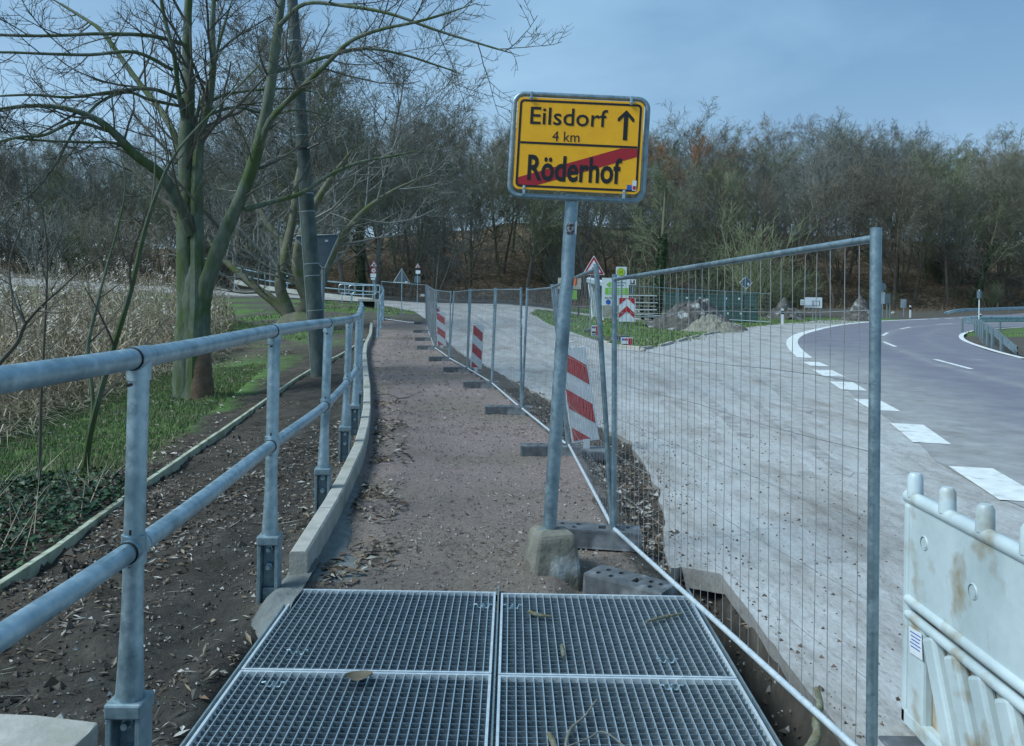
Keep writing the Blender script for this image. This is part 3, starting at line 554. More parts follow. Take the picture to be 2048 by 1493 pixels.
def railing(name, allp, label, RT=.036, far=False):
    base = allp[0][1].copy(); base.z = hz1(base.x, base.y); e = empty(name, base, label, 'railing')
    n = 8 if far else 18
    for k, nm in ((0, 'top_rail'), (1, 'middle_rail')):
        pts = [q[k] for q in allp]; sm = [Vector(q) for q in smooth_px([tuple(p) for p in pts], 5)]
        m = MB(); m.tube(sm, RT if k == 0 else RT * .94, n); build(nm, m, galv, parent=e, smooth=True)
    for i, (t, md) in enumerate(allp):
        ax = (t - md).normalized(); foot = md - ax * (.70 if not far else .85); zf = hz1(foot.x + .3, foot.y)
        pn = allp[min(i + 1, len(allp) - 1)]; pp = allp[max(i - 1, 0)]; dr = (pn[0] - pp[0]).normalized()
        capz = md - ax * ((md.z - zf - .33))
        m = MB(); m.tube([t - ax * .01, md, capz + ax * .34, capz + ax * .16, capz + ax * .02], [RT * .95, RT * .95, RT * .95, RT * 1.12, RT * 1.32], n)
        po = build('post', m, galv, parent=e, smooth=True)
        if far: continue
        side = Vector((dr.y, -dr.x, 0)).normalized(); R = Matrix((side, Vector((dr.x, dr.y, 0)).normalized(), Vector((0, 0, 1)))).transposed()
        m = MB(); m.tube([t - dr * .055, t + dr * .055], RT * 1.13, n); m.tube([t, t - ax * .075], RT * 1.1, n); build('rail_fitting', m, galv, parent=po, smooth=True)
        m = MB()
        for c0, r0 in ((t - dr * .057, RT * 1.09), (t + dr * .057, RT * 1.09), (md - dr * .052, RT * 1.06), (md + dr * .052, RT * 1.06)): m.tube([c0 - dr * .003, c0 + dr * .003], r0, n)
        for c0 in (t - ax * .085 - dr * .03, md + ax * .055, md - ax * .055): m.tube([c0 - dr * (RT + .016), c0 - dr * (RT - .01)] if c0 == t - ax * .085 - dr * .03 else [c0 - dr * .03, c0 - dr * .03 + ax * .018], .006, 6)
        build('seal_rings', m, black, parent=po, smooth=True, kind='stuff')
        m = MB(); m.tube([md - dr * .05, md + dr * .05], RT * 1.08, n); m.tube([md - ax * .05, md + ax * .05], RT * 1.14, n); build('cross_fitting', m, galv, parent=po, smooth=True)
        # base: flat collar, C-channel and bolts
        m = MB(); m.box(capz, (.125, .115, .052), R); build('base_collar', m, galvd, parent=po, bevel=.008)
        m = MB(); h = .62; cz = capz - Vector((0, 0, .026 + h / 2)); face = -R.col[1]
        for sgn in (-1, 1): m.box(cz + R @ Vector((sgn * .049, 0, 0)), (.02, .10, h), R)
        m.box(cz + R @ Vector((0, .025, 0)), (.08, .012, h), R); m.box(cz + R @ Vector((0, .0, -.12)), (.07, .03, h - .26), R)
        build('base_channel', m, galvd, parent=po, bevel=.004)
        for dz in (-.055, -.155):
            m = MB(); m.tube([capz + Vector((0, 0, dz)) + R @ Vector((0, .022, 0)), capz + Vector((0, 0, dz)) + R @ Vector((0, -.012, 0))], .021, 6); m.tube([capz + Vector((0, 0, dz)) + R @ Vector((0, -.01, 0)), capz + Vector((0, 0, dz)) + R @ Vector((0, -.042, 0))], .012, 8)
            build('bolt', m, galv, parent=po)
    return e
rail = railing('pedestrian_railing', allp, 'galvanised tubular railing with two rails curving along the path kerb')
p2 = []
for x, yt, Y in ((757, 606, 24), (763, 592, 28), (767, 582, 32), (764, 573, 36)):
    t = P(x, yt, Y); t.z = min(t.z, 2.1); p2.append((t, t - Vector((0, 0, .62))))
railing('pedestrian_railing', p2, 'short bent tubular railing at the far end of the path beside the cross fence', far=True)

# ================================================================== steel gratings
ZG = .05
def grating(x0, x1, y0, y1, label, clips):
    e = empty('steel_grating', ((x0 + x1) / 2, y0, ZG - .045), label, 'grating', 'steel gratings bridging the trench')
    m = MB(); b = .012; h = .046
    for X in (x0 + b / 2, x1 - b / 2): m.box((X, (y0 + y1) / 2, ZG - h / 2 + .003), (b, y1 - y0, h))
    for Y in (y0 + b / 2, y1 - b / 2): m.box(((x0 + x1) / 2, Y, ZG - h / 2 + .0025), (x1 - x0 - 2 * b, b, h))
    build('frame', m, gratetop, parent=e, bevel=.001)
    nb = int((x1 - x0) / .0385); nc = int((y1 - y0) / .0405); m = MB()
    for i in range(1, nb): m.box((x0 + (x1 - x0) * i / nb, (y0 + y1) / 2, ZG - h / 2 - .001), (.0042, y1 - y0 - .02, h - .002))
    build('bearing_bars', m, barm, parent=e, kind='stuff')
    m = MB()
    for i in range(1, nc): m.box(((x0 + x1) / 2, y0 + (y1 - y0) * i / nc, ZG - h / 2 - .004), (x1 - x0 - .02, .0032, h - .006))
    build('cross_bars', m, gratem, parent=e, kind='stuff')
    for cx, cy in clips:
        m = MB(); pts = [(-.05, 0, .004), (-.035, 0, .008), (-.028, 0, -.012), (-.012, 0, -.014), (0, 0, .012), (.012, 0, -.014), (.028, 0, -.012), (.035, 0, .008), (.05, 0, .004)]
        m.tube([Vector((cx, cy, ZG + .004)) + Vector(q) for q in pts], .0045, 6); m.tube([(cx, cy, ZG - .03), (cx, cy, ZG + .012)], .008, 6); build('clip', m, galv, parent=e, smooth=True)
GL = [(-1.185, -.065), (-.035, 1.03)]
grating(GL[0][0], GL[0][1], 3.665, 4.66, 'back left steel grating, between the kerb end and the middle gap', [(-.98, 3.85), (-.13, 4.45)])
grating(GL[1][0], GL[1][1], 3.655, 4.645, 'back right steel grating with lichen twigs, beside the loose black fence block', [(.03, 4.45), (.75, 3.82)])
grating(GL[0][0], GL[0][1], 2.63, 3.655, 'front left steel grating with a dead leaf at its far edge', [(-1.0, 3.53), (-.13, 2.8)])
grating(GL[1][0], GL[1][1], 2.62, 3.645, 'front right steel grating with a forked bare twig lying on it', [(.72, 3.56), (.03, 2.8)])
be = empty('support_frame', (0, 3.6, -.1)); tag(be, 'steel angle beams carrying the four gratings over the trench', 'beam')
for X in (-1.205, -.05, 1.05):
    m = MB(); m.box((X, 3.4, ZG - .06), (.008, 2.75, .12)); m.box((X, 3.4, ZG - .125), (.07, 2.75, .008)); build('angle_beam', m, galvd, parent=be)
# trench lining below the gratings: two earth banks are part of the ground sheet

# ================================================================== town sign
SB = P(1098, 1066, 5.2); e = empty('town_sign', (SB.x, SB.y, hz1(SB.x, SB.y)), 'yellow town exit sign on a leaning steel pole set in a concrete lump', 'road sign')
A_ = P(1098, 1066, 5.2); B_ = P(1130, 600, 5.2); C_ = P(1144, 396, 5.2); up = (C_ - B_).normalized()
m = MB(); K1 = P(1133.5, 560, 5.2); K2 = P(1136, 520, 5.2)
m.tube([A_ - (B_ - A_).normalized() * .15, A_.lerp(B_, .5), B_, K1 + Vector((.006, 0, 0)), K2, C_ + up * .02], [.043, .043, .043, .041, .043, .043], 20); po = build('pole', m, steelp, parent=e, smooth=True)
m = MB(); m.tube([A_ - Vector((0, 0, .01)), A_ + Vector((.002, 0, .025))], [.066, .06], 20); m.tube([A_ - Vector((0, 0, .05)), A_ - Vector((0, 0, .01))], [.058, .056], 20); build('pole_collar', m, galvd, parent=po, smooth=True)
for (px, py, wd, hh, mt) in ((1140, 459, .075, .075, stickerm),):
    c0 = P(px, py, 5.2); m = MB(); vs = []
    for i in range(9):
        an = rad(-125 + i * 9)
        for zz in (-1, 1): vs.append(c0 + Vector((math.cos(an) * .0445, math.sin(an) * .0445, 0)) + up * zz * hh / 2 * (1 if 0 < i < 8 else .55))
    m.add(vs, [(2 * i, 2 * i + 2, 2 * i + 3, 2 * i + 1) for i in range(8)]); build('sticker', m, mt, parent=po)
    m = MB(); vs = []
    for i in range(4):
        an = rad(-50 + i * 9)
        for zz in (-1, 1): vs.append(c0 + Vector((math.cos(an) * .0445, math.sin(an) * .0445, .01)) + up * zz * .055 * (.6 + .1 * i))
    m.add(vs, [(2 * i, 2 * i + 2, 2 * i + 3, 2 * i + 1) for i in range(3)]); build('sticker', m, signwhite, parent=po)
c0 = P(1140.5, 563, 5.2); m = MB(); m.tube([c0 + Vector((.028, -.03, -.025)), c0 + Vector((.034, -.027, .02))], [.011, .009], 8); build('torn_reflector', m, M('torn_orange', (.5, .12, .03), rough=.6), parent=po)
th = rad(1.75); U = Vector((math.cos(th), 0, -math.sin(th))); V = Vector((math.sin(th), 0, math.cos(th))); V = (V + Vector((.012, 0, 0))).normalized(); Nf = Vector((0, -1, 0))
O = P(1157.5, 291.5, 5.115); sw, sh = .790, .575
def rrect(w_, h_, r, n=6):
    out = []
    for cx, cy, a0 in ((w_ / 2 - r, h_ / 2 - r, 0), (-w_ / 2 + r, h_ / 2 - r, 90), (-w_ / 2 + r, -h_ / 2 + r, 180), (w_ / 2 - r, -h_ / 2 + r, 270)):
        for i in range(n + 1): an = rad(a0 + 90 * i / n); out.append((cx + r * math.cos(an), cy + r * math.sin(an)))
    return out
def onp(O, a, b, off=0): return O + U * a + V * b + Nf * off
m = MB(); m.plate(rrect(sw, sh, .035), O, U, V, Nf, .012); pl = build('sign_panel', m, yellow, parent=e)
m = MB(); out = rrect(sw - .028, sh - .028, .028); inn = rrect(sw - .056, sh - .056, .016); n = len(out)
m.add([onp(O, a, b, .0012) for a, b in out] + [onp(O, a, b, .0012) for a, b in inn], [(i, (i + 1) % n, n + (i + 1) % n, n + i) for i in range(n)])
m.add([onp(O, -sw / 2 + .03, -.003, .0014), onp(O, sw / 2 - .03, -.003, .0014), onp(O, sw / 2 - .03, .011, .0014), onp(O, -sw / 2 + .03, .011, .0014)], [(0, 1, 2, 3)])
build('border_line', m, signblack, parent=pl)
m = MB(); hw, hh = sw / 2 - .028, sh / 2 - .028
m.add([onp(O, a, b, .0008) for a, b in ((-hw, -hh + .0), (-hw + .12, -hh), (hw, -.055), (hw, -.005), (hw - .10, -.005), (-hw, -hh + .045))], [(0, 1, 2, 3, 4, 5)]); build('red_bar', m, signred, parent=pl)
sx_ = sw / 251.0
def spt(px, py):   # place on the panel from the sign's own unrolled layout (pixels of the panel, 251 x 183)
    return (px - 125.5) * sx_, (91.5 - py) * sx_
def tx(body, px, py, wpx, hpx, bold, dz=.002): a, b = spt(px, py); m = MB(); text_mb(m, body, onp(O, a, b), U, V, Nf, W=wpx * sx_, H=hpx * sx_, bold=bold, th=dz); build('lettering', m, signblack, parent=pl, kind='stuff')
tx('Eilsdorf', 103, 36, 153, 35, .008); tx('4 km', 99, 75, 54, 20, .0)
tx('Röderhof', 120, 139, 186, 52, .024)
a0, b0 = spt(216, 47); m = MB(); m.add([onp(O, a0 + dx * sx_, b0 + dy * sx_, .002) for dx, dy in ((-4.2, -30), (4.2, -30), (4.2, 17), (13, 7), (16.5, 7), (16.5, 13), (0, 30), (-16.5, 13), (-16.5, 7), (-13, 7), (-4.2, 17))], [(0, 1, 2, 3, 4, 5, 6, 7, 8, 9, 10)])
build('arrow', m, signblack, parent=pl)
for px, py, wq, hq, mt in ((230, 170, 9, 10, signblue), (240, 166, 8, 20, signwhite)):
    a, b = spt(px, py); m = MB(); m.plate([(-wq / 2 * sx_, -hq / 2 * sx_), (wq / 2 * sx_, -hq / 2 * sx_), (wq / 2 * sx_, hq / 2 * sx_), (-wq / 2 * sx_, hq / 2 * sx_)], onp(O, a, b, .003), U, V, Nf, .001); build('sticker', m, mt, parent=pl)
m = MB(); a, b = spt(240, 170); m.plate([(-.009, -.013), (.009, -.013), (.009, .010), (-.009, .010)], onp(O, a, b, .0038), U, V, Nf, .0005); build('sticker_print', m, signred, parent=pl)
Of = P(1157.5, 295.5, 5.15); fr = rrect(.838, .640, .065, 7)
m = MB(); fp = [onp(Of, a, b) for a, b in fr]; m.tube(fp + fp[:2], .0165, 12, cap=False); fo = build('tube_frame', m, steelp, parent=e, smooth=True)
for px, sg in ((26, 1), (224, 1), (22, -1), (220, -1)):
    a, b = (px - 125.5) * sx_, sg * (sh / 2 + .004); m = MB(); m.box(onp(O, a, b, .010), (.016, .012, .052), Matrix.Rotation(th, 3, 'Y')); m.tube([onp(O, a, b - sg * .012, .012), onp(O, a, b - sg * .012, .022)], .008, 6); m.box(onp(O, a, b + sg * .022, -.012), (.014, .05, .018)); build('clamp', m, galv, parent=fo, bevel=.002)
# concrete lump
m = MB(); nr = 8; prof = [(-.18, .235), (-.02, .225), (.07, .215), (.20, .185), (.25, .165), (.265, .10), (.268, 0.0)]; vs = []; cz = hz1(SB.x, SB.y)
for k, (zz, rr_) in enumerate(prof):
    for j in range(nr):
        an = 2 * math.pi * j / nr + .2; sq = 1 / max(abs(math.cos(an - .15)), abs(math.sin(an - .15))) ** 1.0; nzv = 1 + .16 * (vn(j * 1.7, k * .6, 1, 7) - .5)
        vs.append((SB.x + .02 + math.cos(an) * rr_ * .74 * sq * nzv, SB.y + math.sin(an) * rr_ * .70 * sq * nzv, cz + zz * (1 + .0 * nzv) + (.02 * (vn(j, k, 1, 3) - .5) if 0 < k < 6 else 0)))
m.add(vs, [(k * nr + j, k * nr + (j + 1) % nr, (k + 1) * nr + (j + 1) % nr, (k + 1) * nr + j) for k in range(len(prof) - 1) for j in range(nr)])
fo_ = build('foundation', m, foundm, parent=e, bevel=.025)


# ================================================================== site fence panels, feet
def fence(Ta, Ba, Tb, Bb, label, nw=33, wr=.0022, rp=.0185, rb=.0135, stuff=True, wn=4, feet=None, tagp=None):
    Ta, Ba, Tb, Bb = map(Vector, (Ta, Ba, Tb, Bb)); e = empty('site_fence', Ba, label, 'fence', 'mesh site fences along the path')
    m = MB(); m.tube([Ba - (Ta - Ba).normalized() * .09, Ta], rp, 12); build('post', m, steelp, parent=e, smooth=True)
    m = MB(); m.tube([Bb - (Tb - Bb).normalized() * .09, Tb], rp, 12); build('post', m, steelp, parent=e, smooth=True)
    top = lambda s: Ta.lerp(Tb, s) - (Ta - Ba).normalized() * .035; bot = lambda s: Ba.lerp(Bb, s) + (Ta - Ba).normalized() * .015
    m = MB(); m.tube([top(0), top(1)], rb, 10); build('top_bar', m, steelp, parent=e, smooth=True)
    m = MB(); m.tube([bot(0), bot(1)], rb, 10); build('bottom_bar', m, gratetop, parent=e, smooth=True)
    nrm = (Tb - Ta).cross(Ta - Ba).normalized(); Pv = []
    rnd = random.Random(int(Ba.y * 100))
    for i in range(1, nw):
        s = i / nw; a, b = bot(s), top(s); k = rnd.uniform(-.003, .003); Pv.append([tuple(a.lerp(b, q) + nrm * k * math.sin(q * 9 + i) + (Tb - Ta).normalized() * .0035 * math.sin(q * 7 + i * 2.1)) for q in np.linspace(0, 1, 6)])
    V1, F1 = tubes_np(np.array(Pv), np.full((len(Pv), 6), wr), wn)
    Ph = []
    for f_ in (.153, .29, .42, .56, .70, .842):
        a = Ta.lerp(Ba, f_); b = Tb.lerp(Bb, f_); Ph.append([tuple(a.lerp(b, q) + nrm * .004 + Vector((0, 0, .006 * math.sin(q * 11 + f_ * 20)))) for q in np.linspace(0, 1, 9)])
    V2, F2 = tubes_np(np.array(Ph), np.full((len(Ph), 9), wr * 1.15), wn)
    o = raw('wire_mesh', np.concatenate([V1, V2]), np.concatenate([F1, F2 + len(V1)]), wirem, parent=e); o['kind'] = 'stuff'
    return e
fpx = lambda xt, yt, xb, yb, Yt, Yb: (P(xt, yt, Yt), P(xb, yb, Yb))
# near panel: right post close to the camera, left post behind the sign
Y0, Y1 = 2.68, 5.63
a = fpx(1752, 456, 1743, 1535, Y0, Y0); b = fpx(1229, 549, 1228, 1062, Y1, Y1)
fence(a[0], a[1], b[0], b[1], 'nearest wire mesh fence panel, right of the gratings and in front of the road', wr=.0015)
a = fpx(1192, 528, 1225, 1058, 5.62, 5.68); b = fpx(1104, 569, 1138, 893, 8.8, 8.86)
fence(a[0], a[1], b[0], b[1], 'leaning mesh fence panel right behind the yellow town sign', wr=.0014)
FEN = [(1112, 569, 1135, 893, 8.95), (1055, 576, 1044, 819, 11.7), (1042, 575, 1042, 819, 11.8), (993, 576, 984, 768, 14.86), (990, 576, 983, 767, 15.0), (942, 578, 935, 738, 17.8), (939, 578, 934, 737, 17.95), (908, 582, 899, 718, 20.7), (902, 582, 898, 717, 20.85), (873, 579, 870, 697, 24.0), (870, 579, 869, 696, 24.15), (858, 572, 862, 676, 27.2), (856, 571, 861, 675, 27.35), (853, 569, 853, 652, 34.6)]
names = ['third mesh fence panel from the gratings, beside the leaning red and white beacon', 'fourth mesh fence panel from the gratings, with a small white tag on its near post', 'fifth mesh fence panel from the gratings along the gravel path', 'sixth mesh fence panel, in front of the middle red and white beacon', 'seventh mesh fence panel from the gratings, tops dipping slightly', 'eighth mesh fence panel, beside the small far beacon', 'ninth and last mesh fence panel alongside the path']
for i, lb in enumerate(names):
    q, r = FEN[2 * i], FEN[2 * i + 1]; a = fpx(*q[:4], q[4], q[4]); b = fpx(*r[:4], r[4], r[4]); fe = fence(a[0], a[1], b[0], b[1], lb, wr=.0016 + .0002 * i, wn=3)
    if i == 1:
        t_ = a[1].lerp(a[0], .72); m = MB(); m.box(t_ + Vector((.035, -.02, 0)), (.05, .003, .09)); build('tag', m, signwhite, parent=fe)
a = fpx(851, 569, 852, 650, 35, 35); b = fpx(763, 562, 763, 638, 36.5, 36.5)
fe = fence(a[0], a[1], b[0], b[1], 'mesh fence panel set across the far end of the red path', wr=.0035, wn=3); m = MB(); m.box(P(845, 591, 34.9), (.17, .01, .1)); build('tag', m, signwhite, parent=fe)

# one block with four round holes and a square one, cut once and shared
def block_mesh():
    L_, W2, H2 = .66, .20, .125
    mbk = MB(); vs = []
    for (sx2, zz) in ((1.0, 0), (.97, .012), (.955, H2 - .012), (.93, H2)):
        for a, b in ((-1, -1), (1, -1), (1, 1), (-1, 1)): vs.append((a * L_ / 2 * (1 - (1 - sx2) * .35), b * W2 / 2 * sx2, zz))
    fs = [(3, 2, 1, 0), (12, 13, 14, 15)] + [(4 * k + i, 4 * k + (i + 1) % 4, 4 * k + 4 + (i + 1) % 4, 4 * k + 4 + i) for k in range(3) for i in range(4)]
    mbk.add(vs, fs); ob = build('block', mbk, footm)
    cut = MB()
    for x, y in ((-.24, -.035), (-.13, -.035), (-.21, .04), (-.10, .04)): cut.tube([(x, y, .03), (x, y, .2)], .021, 14)
    cut.box((.06, 0, .12), (.05, .075, .18))
    for x, y in ((.16, .03), (.24, .03), (.2, -.04)): cut.tube([(x, y, .03), (x, y, .2)], .021, 14)
    co_ = build('cut', cut, footm); bm_ = ob.modifiers.new('b', 'BOOLEAN'); bm_.operation = 'DIFFERENCE'; bm_.object = co_; bm_.solver = 'EXACT'
    bpy.context.view_layer.update(); dg = bpy.context.evaluated_depsgraph_get(); me = bpy.data.meshes.new_from_object(ob.evaluated_get(dg)); me.name = 'fence_foot'
    bpy.data.objects.remove(ob); bpy.data.objects.remove(co_); return me
BM = block_mesh()
def foot(x, y, z, rz, label, tilt=(0, 0)):
    o = bpy.data.objects.new('ballast_block', BM); col.objects.link(o); o.location = (x, y, z); o.rotation_euler = (tilt[0], tilt[1], rz); tag(o, label, 'ballast block', 'black fence ballast blocks'); return o
q = P(1200, 1062, 5.62); foot(.585, 5.66, float(path_h(.3, 5.66)) + .012, rad(-4), 'black holed fence foot beside the concrete lump of the town sign', (0, rad(1.5)))
q = G(1240, 1200); foot(.735, 4.94, -.085, rad(-36), 'loose black holed fence block lying behind the right grating', (0, rad(1))).scale = (.80, 1.12, 1.05)
FT = [((1138, 893), 8.86, 'dusty black fence foot under the leaning panel and beacon'), ((1043, 819), 11.75, 'black fence foot at the post with the white tag'), ((984, 768), 14.9, 'black fence foot between the tagged post and the middle beacon'), ((935, 738), 17.85, 'black fence foot in front of the middle beacon'), ((899, 718), 20.75, 'black fence foot just past the middle beacon'), ((870, 697), 24.05, 'black fence foot by the far beacon'), ((862, 676), 27.25, 'black fence foot two before the cross fence'), ((853, 652), 34.6, 'black fence foot at the corner of the cross fence')]
for (px, py), Y, lb in FT:
    q = P(px, py, Y); foot(q.x - .20, Y + .02, max(float(path_h(q.x - .3, Y)), q.z - .13) - .01, rad(random.uniform(-5, 5)), lb)
q = P(763, 638, 36.5); foot(q.x + .1, 36.5, hz1(q.x, 36.5), rad(60), 'small black fence foot at the left end of the cross fence')
q = P(857, 664, 30.5); foot(q.x - .25, 30.6, hz1(q.x - .2, 30.6) + .0, rad(3), 'black fence foot next to the cross fence corner')

# ================================================================== red and white beacons
def beacon(pb, Y, wpx, hpx, lean, label, yaw=0.0, base=True, dark=False):
    w_ = wpx * Y / F; h_ = hpx * Y / F; B = P(pb[0], pb[1], Y); e = empty('warning_beacon', (B.x, B.y, B.z - .12), label, 'beacon', 'red and white warning beacons')
    U2 = Vector((math.cos(yaw), math.sin(yaw), 0)); V2 = Vector((math.sin(lean), 0, math.cos(lean))); N2 = U2.cross(V2).normalized(); U2 = (V2.cross(N2)).normalized()
    if N2.y > 0: N2 = -N2
    pt = lambda a, b, o=0: B + U2 * a + V2 * b + N2 * o
    m = MB(); m.plate([(-w_ / 2, 0), (w_ / 2, 0), (w_ / 2, h_), (-w_ / 2, h_)], B, U2, V2, N2, .045); bd = build('panel', m, refwhite, parent=e, bevel=.006)
    sl_ = .52 * w_ * 1.35; per = h_ / 2.42; st = []; iw = w_ / 2 - .018
    # red stripes falling to the right, clipped to the panel, with ribs
    ribs = 12
    for k in range(-1, 4):
        m = MB()
        top = h_ - .02 - k * per + .02
        for r_ in range(ribs):
            a0 = -iw + 2 * iw * r_ / ribs; a1 = -iw + 2 * iw * (r_ + 1) / ribs
            f = lambda a: top - sl_ * (a + iw) / (2 * iw)
            quad = []
            lo0, hi0 = f(a0) - per * .5, f(a0); lo1, hi1 = f(a1) - per * .5, f(a1); cl_ = lambda z: min(max(z, .03), h_ - .02)
            if cl_(hi0) - cl_(lo0) < .002 and cl_(hi1) - cl_(lo1) < .002: continue
            am = (a0 + a1) / 2
            m.add([pt(a0, cl_(lo0), .002), pt(am, cl_((lo0 + lo1) / 2), .0055), pt(a1, cl_(lo1), .002), pt(a1, cl_(hi1), .002), pt(am, cl_((hi0 + hi1) / 2), .0055), pt(a0, cl_(hi0), .002)], [(0, 1, 4, 5), (1, 2, 3, 4)])
        if m.v: build('red_stripe', m, refred, parent=bd)
    m = MB()
    for r_ in range(ribs + 1): a0 = -iw + 2 * iw * r_ / ribs; m.box(pt(a0, h_ / 2, .0008), (.002, .002, h_ - .05), Matrix((U2, -N2, V2)).transposed())
    build('ribs', m, refwhite, parent=bd, kind='stuff')
    m = MB(); m.tube([pt(-w_ * .08, h_), pt(-w_ * .08, h_ + .07), pt(w_ * .14, h_ + .07), pt(w_ * .14, h_)], .008, 6); build('lamp_bracket', m, refwhite, parent=bd)
    m = MB(); m.box(pt(0, -.03, -.02), (.07, .05, .12)); build('stem', m, refwhite, parent=e)
    m = MB(); zb = B.z - .13; m.box((B.x, B.y + .02, zb), (.52, .34, .11)); build('base_plate', m, footm, parent=e, bevel=.015); return e
beacon((1172, 884), 9.15, 55, 190, rad(-9.6), 'large leaning red and white beacon behind the mesh beside the town sign pole')
beacon((952, 738), 18.3, 22.5, 88, rad(2.2), 'upright red and white beacon standing alone in the middle of the fence row')
beacon((883.5, 693), 24.8, 18, 69, rad(-3), 'small red and white beacon at the bend of the fence row')
beacon((877, 672), 29.5, 11, 58, rad(-2), 'distant thin beacon half hidden behind the bend beacon', yaw=.5)
beacon((869, 660), 33.5, 11, 56, rad(0), 'farthest beacon peeping over the fence tops at the path end', yaw=.4)

# ================================================================== white plastic road barrier
XB = 1.63; YA, YB = 1.15, 3.36
e = empty('road_barrier', (XB, (YA + YB) / 2, .02), 'dirty white plastic road barrier with slatted lower half beside the fence post', 'barrier')
m = MB(); m.box((XB + .012, (YA + YB) / 2, .735), (.034, YB - YA - .02, .40)); build('upper_panel', m, plast, parent=e, bevel=.008)
m = MB(); m.box((XB + .012, YB - .022, .47), (.05, .044, .90)); m.box((XB + .012, YB - .11, .25), (.046, .135, .45)); build('end_post', m, plast, parent=e, bevel=.012)
m = MB(); m.tube([(XB + .01, YB, .945), (XB + .01, YA, .945)], .028, 12); build('top_rail', m, plast, parent=e, smooth=True)
for zz, r_ in ((.535, .022), (.475, .02)):
    m = MB(); m.tube([(XB + .0, YB - .03, zz), (XB + .0, YA, zz)], r_, 12); build('ridge', m, plast, parent=e, smooth=True)
m = MB(); m.box((XB + .035, (YA + YB) / 2, .27), (.012, YB - YA - .06, .46)); build('back_panel', m, plastrust, parent=e)
m = MB(); m.box((XB + .012, (YA + YB) / 2, .06), (.05, YB - YA, .07)); build('bottom_bar', m, plast, parent=e, bevel=.012)
k = YB - .21
while k > YA + .1:
    m = MB(); a = Vector((XB + .004, k, .455)); b = Vector((XB + .004, k - .19, .06)); dv = (b - a).normalized(); wv = Vector((0, 1, 0)); Rm = Matrix((Vector((1, 0, 0)), dv.cross(Vector((1, 0, 0))), dv)).transposed()
    m.box((a + b) / 2, (.048, .092, (b - a).length), Rm); build('slat', m, plast, parent=e, bevel=.014); k -= .158
k = YB - .05
while k > YA:
    m = MB(); m.tube([(XB + .01, k, .955), (XB + .01, k, 1.035), (XB + .01, k, 1.05)], [.031, .029, .02], 12); build('knob', m, plast, parent=e, smooth=True); k -= .245
for yy_, zz in ((3.20, .80), (2.86, .735), (2.52, .74)):
    m = MB(); m.tube([(XB - .0055, yy_, zz), (XB - .0095, yy_, zz)], [.030, .026], 14, cap=False); m.tube([(XB - .0052, yy_, zz), (XB - .007, yy_, zz)], .019, 12); build('dimple', m, plast, parent=e, smooth=True)
m = MB(); m.box((XB - .016, 3.235, .395), (.002, .10, .10), Matrix.Rotation(rad(-6), 3, 'X')); lb_ = build('maker_label', m, signwhite, parent=e)
m = MB()
for i in range(5): m.box((XB - .0176, 3.235, .43 - i * .014), (.0006, .085 - .01 * (i % 3), .004), Matrix.Rotation(rad(-6), 3, 'X'))
build('label_print', m, signblue, parent=lb_, kind='stuff')
m = MB(); m.box((XB + .02, YB - .2, -.0), (.36, .16, .06)); build('foot_plate', m, footm, parent=e, bevel=.01)

# broken slab in the near corner
c0 = P(62, 1468, 3.02); e = empty('broken_slab', (c0.x, c0.y, hz1(c0.x, c0.y)), 'pale broken concrete slab lying on the earth below the railing', 'slab')
m = MB(); pl_ = [(-.45, -.10), (.10, -.22), (.19, -.14), (.205, .02), (.20, .10), (-.05, .13), (-.45, .17)]; zc = c0.z
vs = [(c0.x + a, c0.y + b, zc - .30) for a, b in pl_] + [(c0.x + a * 1.01, c0.y + b, zc + .0 + .008 * math.sin(i * 3)) for i, (a, b) in enumerate(pl_)] ; n = len(pl_)
m.add(vs, [tuple(range(n - 1, -1, -1)), tuple(range(n, 2 * n))] + [(i, (i + 1) % n, n + (i + 1) % n, n + i) for i in range(n)]); build('slab', m, concm, parent=e, bevel=.012)

# ================================================================== utility pole and the back of a give-way sign
YP = 17.8; Bp = P(641.5, 772, YP); Tp = P(584.5, 0, YP); dv = (Tp - Bp).normalized(); e = empty('utility_pole', Bp, 'leaning dark utility pole with pale bands beside the railing', 'pole')
m = MB(); m.tube([Bp - dv * .4, Bp + dv * 4, Bp + dv * 8.4, Bp + dv * 12.5], [.175, .15, .115, .09], 20); po = build('shaft', m, polem, parent=e, smooth=True)
for py in (84, 166, 272, 300, 388, 424, 528, 552, 621, 640):
    t_ = (772 - py) / 772; c0 = Bp.lerp(Tp, t_); r_ = .175 - .06 * t_ * (Tp - Bp).length / 8.4; m = MB(); m.tube([c0 - dv * (.008 if py != 300 else .03), c0 + dv * (.008 if py != 300 else .03)], r_ + .006, 20); build('band', m, bandm if py != 300 else signblack, parent=po, smooth=True)
c0 = P(613, 300, YP); m = MB(); m.tube([c0 + Vector((.05, -.12, 0)), c0 + Vector((.32, -.14, .13))], .022, 6); build('step_iron', m, signblack, parent=po)
m = MB(); m.tube([Bp + Vector((-.178, -.04, 0)), Bp + dv * 4.2 + Vector((-.158, -.04, 0))], .012, 6); build('cable', m, bandm, parent=po)
ga = [P(588, 473, 18.1), P(679, 469, 18.1), P(648, 540, 18.1)]
e = empty('give_way_sign', (ga[2].x, 18.1, hz1(ga[2].x, 18.1)), 'grey back of a triangular give way sign behind the utility pole', 'road sign')
